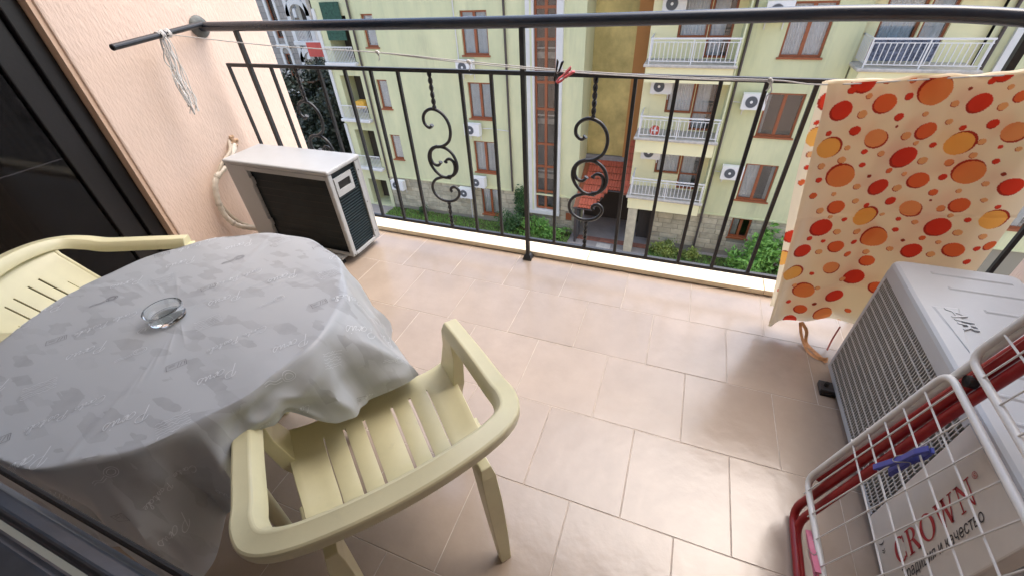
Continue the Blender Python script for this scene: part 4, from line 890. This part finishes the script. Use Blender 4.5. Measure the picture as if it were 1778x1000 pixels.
def balcony(x0, x1, z, seed, name='balcony', nb=19):
    y0 = 18.0; s = MB(); s.box(x0 - .1, x1 + .05, y0 - .1, FY + .25, z - .09, z)
    b = s.build(name, M_slab, bl, BO, bevel=.02)
    MB().box(x0, x1 - .04, y0, y0 + .12, z - .62, z - .0905).build('fascia', M_cream, b, BO); MB().box(x0, x0 + .12, y0 + .121, FY + .2, z - .62, z - .0905).build('fascia', M_cream, b, BO)
    MB().box(x0 + .121, x1 - .04, y0 + .121, FY + .2, z - .20, z - .0907).build('soffit', M_cream, b, BO)
    MB().box(x0 + .04, x1 - .02, y0 + .02, y0 + .065, z + .80, z + .85).build('top_rail', M_wr, b, BO)
    MB().box(x0 + .04, x1 - .02, y0 + .028, y0 + .055, z + .70, z + .725).build('rail', M_wr, b, BO); MB().box(x0 + .04, x1 - .02, y0 + .028, y0 + .055, z + .09, z + .115).build('rail', M_wr, b, BO)
    for q in (x0 + .06, (x0 + x1) / 2, x1 - .06): MB().box(q - .02, q + .02, y0 + .03, y0 + .06, z + .001, z + .80).build('post', M_wr, b, BO)
    MB().box(x0 + .03, x0 + .07, y0 + .066, FY + .2, z + .80, z + .85).build('side_rail', M_wr, b, BO)
    for k in range(nb + 1): inst('baluster', balm, b, (x0 + .1 + (x1 - x0 - .2) * k / nb - BO[0], y0 + .04 - BO[1], z + .11 - BO[2]), scale=(1, 1, .82))
    for k in range(6): inst('baluster', balm, b, (x0 + .05 - BO[0], y0 + .2 + k * .17 - BO[1], z + .11 - BO[2]), scale=(1, 1, .95))
    return b
for i, z in enumerate(LV): balcony(-1.62, 1.44, z, i)
balcony(-1.62, 1.44, .88, 3)
bhol = []
for z in LV + [.88]: bhol.append((-.76, .28, z + .68, z + 1.98)); bhol.append((.30, 1.14, z + .02, z + 1.98))
wall(-1.75, 1.48, -8.08, TOP, FY + .2, bhol, M_cream, 'balcony_wall')
MB().box(1.42, 1.479, 18.05, FY + .2, -7.7, TOP).build('side_wall', M_green, bl, BO)
for i, z in enumerate(LV + [.88]):
    window(-.76, .28, z + .68, z + 1.98, FY + .2, 70 + i, ((.1, .95),), (), sill=False); window(.30, 1.14, z + .02, z + 1.98, FY + .2, 80 + i, ((.05, .7),), (), sill=False, trans=(.7,))
for z in (-1.87, .88): balcony(5.1, 8.15, z, 9)
wall(5.05, 8.36, -8.08, TOP, FY + .2, [(5.45, 6.55, -1.85, .2), (6.6, 7.32, -1.85, .2)], M_cream, 'balcony_wall')
window(5.45, 6.55, -1.85, .2, FY + .2, 90, ((.0, .95),), (), sill=False); window(6.6, 7.32, -1.85, .2, FY + .2, 91, ((.05, .9),), (), sill=False)
MB().box(-1.55, -1.15, 18.05, 18.45, GZ, -7.70).build('pillar', M_stone, bl, BO)
MB().box(-1.14, -.46, 19.6, 19.7, GZ, -7.70).build('passage_wall', M_room, bl, BO)
MB().box(-1.2, 14, 18.95, 19.2, -8.14, -8.0801).build('string_course', M_green, bl, BO)
# left end: recessed loggias with railings
LO = [(-17.05, -15.75, -2.25 + .02, -.25), (-17.05, -15.75, -4.98, -2.85), (-17.05, -15.75, -7.7, -5.6), (-17.05, -15.75, -10.1, -8.5)]
wall(-17.6, -15.5, GZ, TOP, FY, LO, M_green, 'loggia_wall', 1.1)
for i, h in enumerate(LO):
    MB().box(h[0], h[1], 20.05, 20.1, h[2], h[3]).build('loggia_back', M_room, bl, BO)
    if i < 3:
        s = MB().box(-17.5, -15.6, FY - .32, FY - .001, h[2] - .12, h[2] + .02).build('loggia_sill', M_trim, bl, BO, bevel=.02)
        MB().box(-17.45, -15.65, FY - .22, FY - .18, h[2] + .68, h[2] + .72).build('top_rail', M_wr, s, BO)
        for k in range(19): inst('baluster', balm, s, (-17.4 + k * .096 - BO[0], FY - .2 - BO[1], h[2] + .02 - BO[2]), scale=(1, 1, .9))
    MB().box(-17.62, -17.45, FY - .08, FY - .0012, h[2] + .03, h[3] + .3).build('pier', M_trim, bl, BO)
tag(MB().box(-17.0, -15.9, FY - .12, FY - .08, -1.25, .3).build('privacy_screen', mat('dark_green_mesh', srgb(46, 82, 66), .8, var=.6, vscale=9), smooth=False), 'dark green screen on the upper left loggia of the green building', 'screen')
tag(MB().box(-16.35, -15.85, FY - .15, FY + .3, -4.4, -4.05).build('yellow_towel', mat('yellow_cloth', srgb(220, 172, 70), .8, var=.2, vscale=9)), 'yellow cloth hung on the middle left loggia', 'towel')

# wall mounted outdoor units
def unit_meshes():
    D = {}
    D['casing'] = MB().box(-.41, .41, -.15, .15, 0, .55).mesh('casing', mat('unit_white', srgb(226, 226, 222), .5, var=.04, vscale=3)); a = 28
    D['ring'] = MB().lathe([(.215, -.151), (.215, -.163), (.20, -.163), (.20, -.152)], (-.09, 0, .275), a, 'y').mesh('fan_ring', mat('unit_ring', srgb(176, 178, 178), .5))
    D['fan'] = MB().lathe([(.0001, -.157), (.2, -.157), (.2, -.1525), (.0001, -.1525)], (-.09, 0, .275), a, 'y').mesh('fan', mat('fan_grey', srgb(84, 88, 92), .6))
    D['hub'] = MB().lathe([(.0001, -.163), (.05, -.163), (.05, -.1575), (.0001, -.1575)], (-.09, 0, .275), 14, 'y').mesh('hub', MATS['unit_white'])
    D['bracket'] = MB().add([(-.02, -.15, -.002), (.02, -.15, -.002), (.02, .3, -.002), (-.02, .3, -.002), (-.02, -.15, -.04), (.02, -.15, -.04), (.02, .26, -.05), (-.02, .26, -.05), (.02, .26, -.3), (-.02, .26, -.3), (.02, .3, -.3), (-.02, .3, -.3)],
        [(0, 1, 2, 3), (0, 4, 5, 1), (4, 7, 6, 5), (7, 9, 8, 6), (9, 11, 10, 8), (3, 2, 10, 11), (1, 5, 6, 2), (6, 8, 10, 2), (0, 3, 7, 4), (7, 3, 11, 9)]).mesh('bracket', M_trim)
    return D
UM = unit_meshes(); UOBS = []
def unit(x, z, label, y=FY - .30, sc=1.0):
    t = thing('wall_air_conditioner', label, 'air conditioner', (x, y, z), 0, 'outdoor units on the building opposite'); t.scale = (sc, sc, sc)
    for k in ('casing', 'ring', 'fan', 'hub'): inst({'ring': 'fan_ring'}.get(k, k), UM[k], t)
    for q in (-.28, .28): inst('bracket', UM['bracket'], t, (q, 0, 0))
unit(-9.55, -2.52, 'white wall unit below the top bedroom window of the left column')
unit(-9.50, -5.28, 'white wall unit below the second window down in the left column')
unit(-9.48, -8.0, 'white wall unit directly above the stone course in the left column')
unit(-10.32, -8.75, 'white wall unit mounted on the stone base left of the lowest window', FY - .25)
unit(-14.72, -8.80, 'white wall unit at the far left end of the stone base', FY - .25)
unit(2.36, -.60, 'white wall unit beside the top right window above the handrail')
unit(2.40, -3.45, 'white wall unit beside the middle right window with long streak below')
unit(2.36, -6.25, 'white wall unit beside the lowest green wall window on the right')
unit(-1.0, -.35, 'white unit high on the wall of the top cream balcony', FY - .05)
unit(-1.0, -3.08, 'white unit high on the wall of the middle cream balcony', FY - .05)
unit(-1.0, -5.76, 'white unit half hidden under the soffit of the lowest cream balcony', FY - .05)
for nm, x, z, y, lab in (('drainpipe', -7.65, -8.15, FY - .07, 'dark drainpipe left of the glazed stairwell'), ('drainpipe', -15.42, -8.25, FY - .07, 'dark drainpipe at the left edge of the green wall'), ('drainpipe', 1.66, -10.1, FY - .07, 'dark drainpipe right of the cream balconies'), ('drainpipe', 8.56, -8.0, FY - .07, 'dark drainpipe right of the far right balcony')):
    tag(MB().tube([(x, y, z), (x, y, TOP)], .05, 10).build(nm, M_pipe, smooth=True), lab, 'pipe', 'drainpipes on the building opposite')
tag(MB().tube([(-9.98, FY - .04, -2.3), (-9.98, FY - .04, TOP)], .03, 8).build('white_conduit', M_trim, smooth=True), 'thin white conduit left of the top left window', 'pipe')
tag(MB().tube([(-9.1, FY - .05, -5.02), (-8.6, FY - .05, -5.0), (-7.72, FY - .05, -5.05)], .02, 6).build('white_conduit', M_trim), 'white conduit from second wall unit to the drainpipe', 'pipe')
for z in (-3.3, -6.1): tag(MB().tube([(2.0, FY - .05, z), (1.72, FY - .05, z + .02)], .02, 6).build('white_conduit', M_trim), 'short white conduit from the %s right wall unit to the drainpipe' % ('middle' if z > -4 else 'lower'), 'pipe')
tag(MB().tube([(-10.2, FY - .05, -8.9), (-10.2, FY - .05, -10.1)], .02, 6).build('white_conduit', M_trim), 'white conduit running down the stone base from the wall unit', 'pipe')
bt = thing('lettered_sign', 'small round red sign with white cross lying on the middle cream balcony', 'sign', (-.95, 18.14, -4.3)); 
MB().lathe([(.0001, -.02), (.2, -.02), (.2, .0), (.0001, .0)], (0, 0, 0), 20, 'y').build('plate', mat('sign_red', srgb(190, 84, 66), .6), bt); MB().box(-.12, .12, -.026, -.0205, -.03, .03).box(-.03, .03, -.0262, -.0207, -.12, .12).build('mark', M_trim, bt)
cvr = curtain_mb(5.2, 6.9, -1.7, -1.05, 18.25, 5); tag(cvr.build('patterned_blanket', mat('blue_pattern', srgb(150, 160, 178), .9, var=.7, vscale=14, col2=srgb(38, 42, 58)), smooth=True), 'dark blue patterned blanket behind the far right balcony railing', 'blanket')

# ---------------------------------------------------------------- grey stone house and far balconies at the left
HO = (-29, 28, GZ)
hs = thing('stone_house', 'grey stone faced house with white trimmed windows behind on the left', 'building', HO)
M_gstone = mat('grey_stone_facing', srgb(158, 152, 144), .9, var=.18, vscale=2.5, bump=.4, bscale=9, bdist=.03)
nt = M_gstone.node_tree; br = nt.nodes.new('ShaderNodeTexBrick'); br.inputs['Scale'].default_value = 1.0; br.inputs['Brick Width'].default_value = .8; br.inputs['Row Height'].default_value = .38; br.inputs['Mortar Size'].default_value = .015
br.inputs['Color1'].default_value = (*srgb(166, 160, 150), 1); br.inputs['Color2'].default_value = (*srgb(142, 138, 132), 1); br.inputs['Mortar'].default_value = (*srgb(112, 108, 104), 1)
gm = nt.nodes.new('ShaderNodeNewGeometry'); sp = nt.nodes.new('ShaderNodeSeparateXYZ'); cx_ = nt.nodes.new('ShaderNodeCombineXYZ'); nt.links.new(gm.outputs['Position'], sp.inputs[0]); nt.links.new(sp.outputs[0], cx_.inputs[0]); nt.links.new(sp.outputs[2], cx_.inputs[1]); nt.links.new(cx_.outputs[0], br.inputs['Vector']); nt.links.new(br.outputs[0], nt.nodes['Principled BSDF'].inputs['Base Color'])
HH = [(-30.05, -29.35, -2.4, .9), (-29.95, -29.3, -5.6, -3.45), (-29.9, -29.3, -9.2, -7.2), (-27.0, -26.4, -2.6, -.6)]
wall(-36, -26.2, GZ, 5, 28, HH, M_gstone, 'wall', parent=hs, off=HO)
MB().box(-36, -26.2, 28.6, 34, GZ, 5).build('body', M_room, hs, HO)
for i, h in enumerate(HH):
    window(*h, 28, 100 + i, ((.2, .8),), (), sill=False, parent=hs, off=HO)
    if i < 3:
        t_ = MB(); t_.box(h[0] - .22, h[0] - .002, 27.9, 27.999, h[2] - .5, h[3] + .1); t_.box(h[1] + .002, h[1] + .22, 27.9, 27.999, h[2] - .5, h[3] + .1); t_.box(h[0] - .3, h[1] + .3, 27.84, 27.899, h[2] - .62, h[2] - .38)
        if i != 1: t_.box(h[0], h[1], 27.9, 27.999, h[3] + .002, h[3] + .2)
        else:
            n = 12; cxa = (h[0] + h[1]) / 2; r0, r1 = .325, .545
            for k in range(n):
                a, b = math.pi * k / n, math.pi * (k + 1) / n
                P4 = [(cxa + r * math.cos(q), yv, h[3] + .1 + r * math.sin(q)) for yv in (27.9, 27.998) for r, q in ((r0, a), (r1, a), (r1, b), (r0, b))]
                t_.add(P4, [(0, 1, 2, 3), (4, 7, 6, 5), (1, 5, 6, 2), (0, 3, 7, 4)])
        t_.build('window_trim', M_trim, hs, HO)
unit(-27.5, -1.05, 'small white wall unit high on the grey stone house', 27.7, .95); unit(-27.4, -3.7, 'small white wall unit lower on the grey stone house', 27.7, .95)
WO = (-25.3, 26, GZ)
wb = thing('white_balcony_tower', 'white arched balcony tower between the stone house and the green building', 'building', WO)
MB().box(-26.0, -22.6, 26.6, 30, GZ, 4).build('wall', mat('pale_wall', srgb(198, 196, 184), .9, var=.08, vscale=2), wb, WO)
for z in (-2.25, -5.0, .6):
    MB().box(-26.1, -22.5, 25.5, 26.6, z - .25, z).build('balcony_slab', M_trim, wb, WO, bevel=.03)
    MB().box(-26.05, -22.55, 25.55, 25.62, z + .8, z + .87).build('top_rail', M_wr, wb, WO)
    for k in range(26): inst('baluster', balm, wb, (-26 + k * .135 - WO[0], 25.58 - WO[1], z - WO[2]), scale=(1.6, 1.6, 1.1))
    for xa in (-26.0, -24.35): MB().box(xa, xa + .3, 25.56, 25.86, z, z + 2.49).build('pier', M_trim, wb, WO)
    ar = MB(); n = 14; cxa, r0, r1 = -25.02, .67, 1.0
    for k in range(n):
        a, b = math.pi * k / n, math.pi * (k + 1) / n
        P4 = [(cxa + r * math.cos(q), yv, z + 1.45 + r * math.sin(q)) for yv in (25.56, 25.8) for r, q in ((r0, a), (r1, a), (r1, b), (r0, b))]
        ar.add(P4, [(0, 1, 2, 3), (4, 7, 6, 5), (1, 5, 6, 2), (0, 3, 7, 4)])
    ar.build('arch', M_trim, wb, WO)
    MB().box(-25.6, -24.5, 26.5, 26.599, z + .1, z + 2.2).build('window', M_room, wb, WO)
tag(MB().loft([[(-25.0 + .04 * math.sin(i), 25.42 + .02 * math.sin(i * 2.1), z) for i in range(2)] for z in (0, 1)]).build('x', None) if False else MB().box(-24.9, -23.55, 25.38, 25.44, -3.15, -2.3).build('red_awning', mat('red_canvas', srgb(206, 92, 80), .8, var=.1, vscale=4)), 'faded red canvas panel hanging on the white balcony tower', 'awning')

# ---------------------------------------------------------------- plants
def leaf_mats(n, a, b):
    m = mat(n, a, .55, var=.3, vscale=3, col2=b); return m
M_leaf = leaf_mats('leaf_fresh', srgb(138, 186, 84), srgb(72, 122, 48)); M_leafd = leaf_mats('leaf_dark', srgb(56, 68, 50), srgb(26, 34, 26)); M_leafy = leaf_mats('leaf_yellow', srgb(160, 172, 84), srgb(96, 118, 54)); M_leafi = leaf_mats('leaf_ivy', srgb(88, 126, 66), srgb(40, 66, 38))
M_bark = mat('bark', srgb(82, 66, 52), .9, var=.2, vscale=20)
def shrub(name, label, c, rad, m, n, leaf, seed, cat='shrub', trunk=True, group=None, upright=0):
    rr = random.Random(seed); t = thing(name, label, cat, c, 0, group); mb = MB()
    clumps = [Vector((rr.gauss(0, .45), rr.gauss(0, .45), rr.uniform(.1, 1))) for _ in range(max(5, n // 90))]
    for i in range(n):
        k = rr.choice(clumps); p = Vector((k.x + rr.gauss(0, .2), k.y + rr.gauss(0, .2), max(.02, k.z + rr.gauss(0, .14)))); p = Vector((p.x * rad[0], p.y * rad[1], p.z * rad[2]))
        d = Vector((rr.gauss(0, 1), rr.gauss(0, 1), rr.gauss(.3 + upright, .7))).normalized(); s = d.cross(Vector((rr.gauss(0, 1), rr.gauss(0, 1), rr.gauss(0, 1)))).normalized(); l = leaf * rr.uniform(.6, 1.3)
        up = d.cross(s) * l * .15
        mb.add([p, p + d * l * .5 + s * l * .28 + up, p + d * l, p + d * l * .5 - s * l * .28 + up], [(0, 1, 2), (0, 2, 3)])
    mb.build('crown', m, t)
    if trunk:
        tm = MB()
        for k in clumps[:7]: tm.tube([(0, 0, 0), (k.x * rad[0] * .4, k.y * rad[1] * .4, k.z * rad[2] * .5), (k.x * rad[0] * .9, k.y * rad[1] * .9, k.z * rad[2] * .9)], [.05, .03, .01], 6)
        tm.build('trunk', M_bark, t)
    return t
shrub('leafy_shrub', 'bright green broad leaved shrub at the foot of the right wall', (4.05, 17.9, GZ), (.75, .7, 1.7), M_leaf, 1500, .24, 1)
shrub('leafy_shrub', 'small bright green shrub behind the larger one at the right wall', (4.9, 18.3, GZ), (.5, .5, 1.5), M_leaf, 700, .22, 2)
shrub('climbing_ivy', 'dark ivy column climbing the stone base below the drainpipe', (-7.15, 18.85, GZ), (.34, .12, 2.0), M_leafi, 1300, .13, 3, 'ivy')
shrub('round_bush', 'round dark green bush at the foot of the ivy', (-7.7, 18.4, GZ), (.8, .5, .95), M_leafi, 1300, .13, 4, 'bush')
shrub('round_bush', 'fresh green bush right of the ivy below the stairwell', (-6.3, 18.4, GZ), (.8, .45, .75), M_leaf, 1300, .13, 5, 'bush')
shrub('round_bush', 'low fresh green bush below the stairwell window', (-5.2, 18.35, GZ), (.8, .4, .5), M_leaf, 1100, .12, 6, 'bush')
shrub('low_hedge', 'yellowish low hedge in front of the right stone wall', (.45, 18.3, GZ), (.75, .45, .55), M_leafy, 1500, .12, 7, 'hedge')
shrub('low_hedge', 'short yellowish hedge end beside the right drainpipe', (1.5, 18.2, GZ), (.5, .4, .45), M_leafy, 900, .12, 8, 'hedge')
shrub('round_bush', 'small green bush against the left stone base', (-13.2, 18.6, GZ), (.4, .3, .6), M_leafi, 500, .12, 9, 'bush')
rr = random.Random(8)
tr = thing('ivy_tree', 'tall dark evergreen tree filling the gap left of the green building', 'tree', (-21.3, 21.5, GZ))
tm = MB().tube([(0, 0, 0), (.1, 0, 3), (0, .1, 6.4)], [.22, .16, .05], 10)
br_ = []
for i in range(44):
    a = rr.uniform(0, 6.28); z = rr.uniform(.8, 6.6); l = rr.uniform(.9, 2.6); e = Vector((math.cos(a) * l, math.sin(a) * l, z + rr.uniform(.1, .7))); tm.tube([(0, 0, z), tuple(e)], [.06, .015], 6); br_.append((Vector((0, 0, z)), e))
tm.build('trunk', M_bark, tr)
cr = MB()
for i in range(24000):
    a, e = rr.choice(br_); p = a.lerp(e, rr.uniform(.35, 1.1)) + Vector((rr.gauss(0, .3), rr.gauss(0, .3), rr.gauss(0, .3)))
    d = Vector((rr.gauss(0, 1), rr.gauss(0, 1), rr.gauss(0, .8))).normalized(); s = d.orthogonal().normalized(); l = rr.uniform(.16, .32)
    cr.add([p, p + d * l * .5 + s * l * .3, p + d * l, p + d * l * .5 - s * l * .3], [(0, 1, 2), (0, 2, 3)])
cr.build('crown', M_leafd, tr)
for nm, x0_, x1_, y0_, y1_ in (('lawn', -15.5, -4.4, 16.6, 18.95), ('lawn', -.4, 8, 16.6, 18.7)):
    struct(MB().box(x0_, x1_, y0_, y1_, GZ, GZ + .06).build('lawn_soil', mat('soil', srgb(74, 66, 46), .95, var=.2, vscale=5)))
gm_ = MB(); rr = random.Random(12)
for i in range(16000):
    if rr.random() < .58: x, y = rr.uniform(-15.5, -4.4), rr.uniform(16.7, 18.9)
    else: x, y = rr.uniform(-.4, 8), rr.uniform(16.7, 18.65)
    a = rr.uniform(0, 6.28); h = rr.uniform(.06, .16); w = .02; lx, ly = rr.gauss(0, .05), rr.gauss(0, .05)
    gm_.add([(x - w * math.cos(a), y - w * math.sin(a), GZ + .05), (x + w * math.cos(a), y + w * math.sin(a), GZ + .05), (x + lx, y + ly, GZ + .06 + h)], [(0, 1, 2)])
g_ = stuff(gm_.build('grass', mat('grass_blades', srgb(110, 150, 66), .7, var=.3, vscale=2))); tag(g_, 'short green grass strips along the foot of the building opposite', 'grass')
for k, x in enumerate((-4.0, -3.4, -2.8, -2.2, -1.6, -1.0)):
    o = MB().box(x, x + .59, 18.55, 18.85, GZ + .004, GZ + .07).build('brick_kerb', mat('brick_edging', srgb(142, 96, 78), .9, var=.2, vscale=6, rnd=.1)); struct(o)
struct(MB().box(-2.9, -2.2, 17.9, 18.4, GZ + .004, GZ + .03).build('paving_slab', M_slab))
# our own building around the balcony: unseen, added to block sky and fill reflections
ob = thing('own_building', 'unseen peach rendered house the balcony belongs to', 'building', (0, -3.6, GZ))
m_ = MB(); m_.box(-14, 14, -8, -.6, GZ, -.25); m_.box(-14, -6.2, -8, -.6, -.25, 3.0); m_.box(2.2, 14, -8, -.6, -.25, 3.0); m_.box(-14, 14, -8, -.6, 3.2, 3.6)
m_.build('wall', M_plaster, ob, (0, -3.6, GZ))
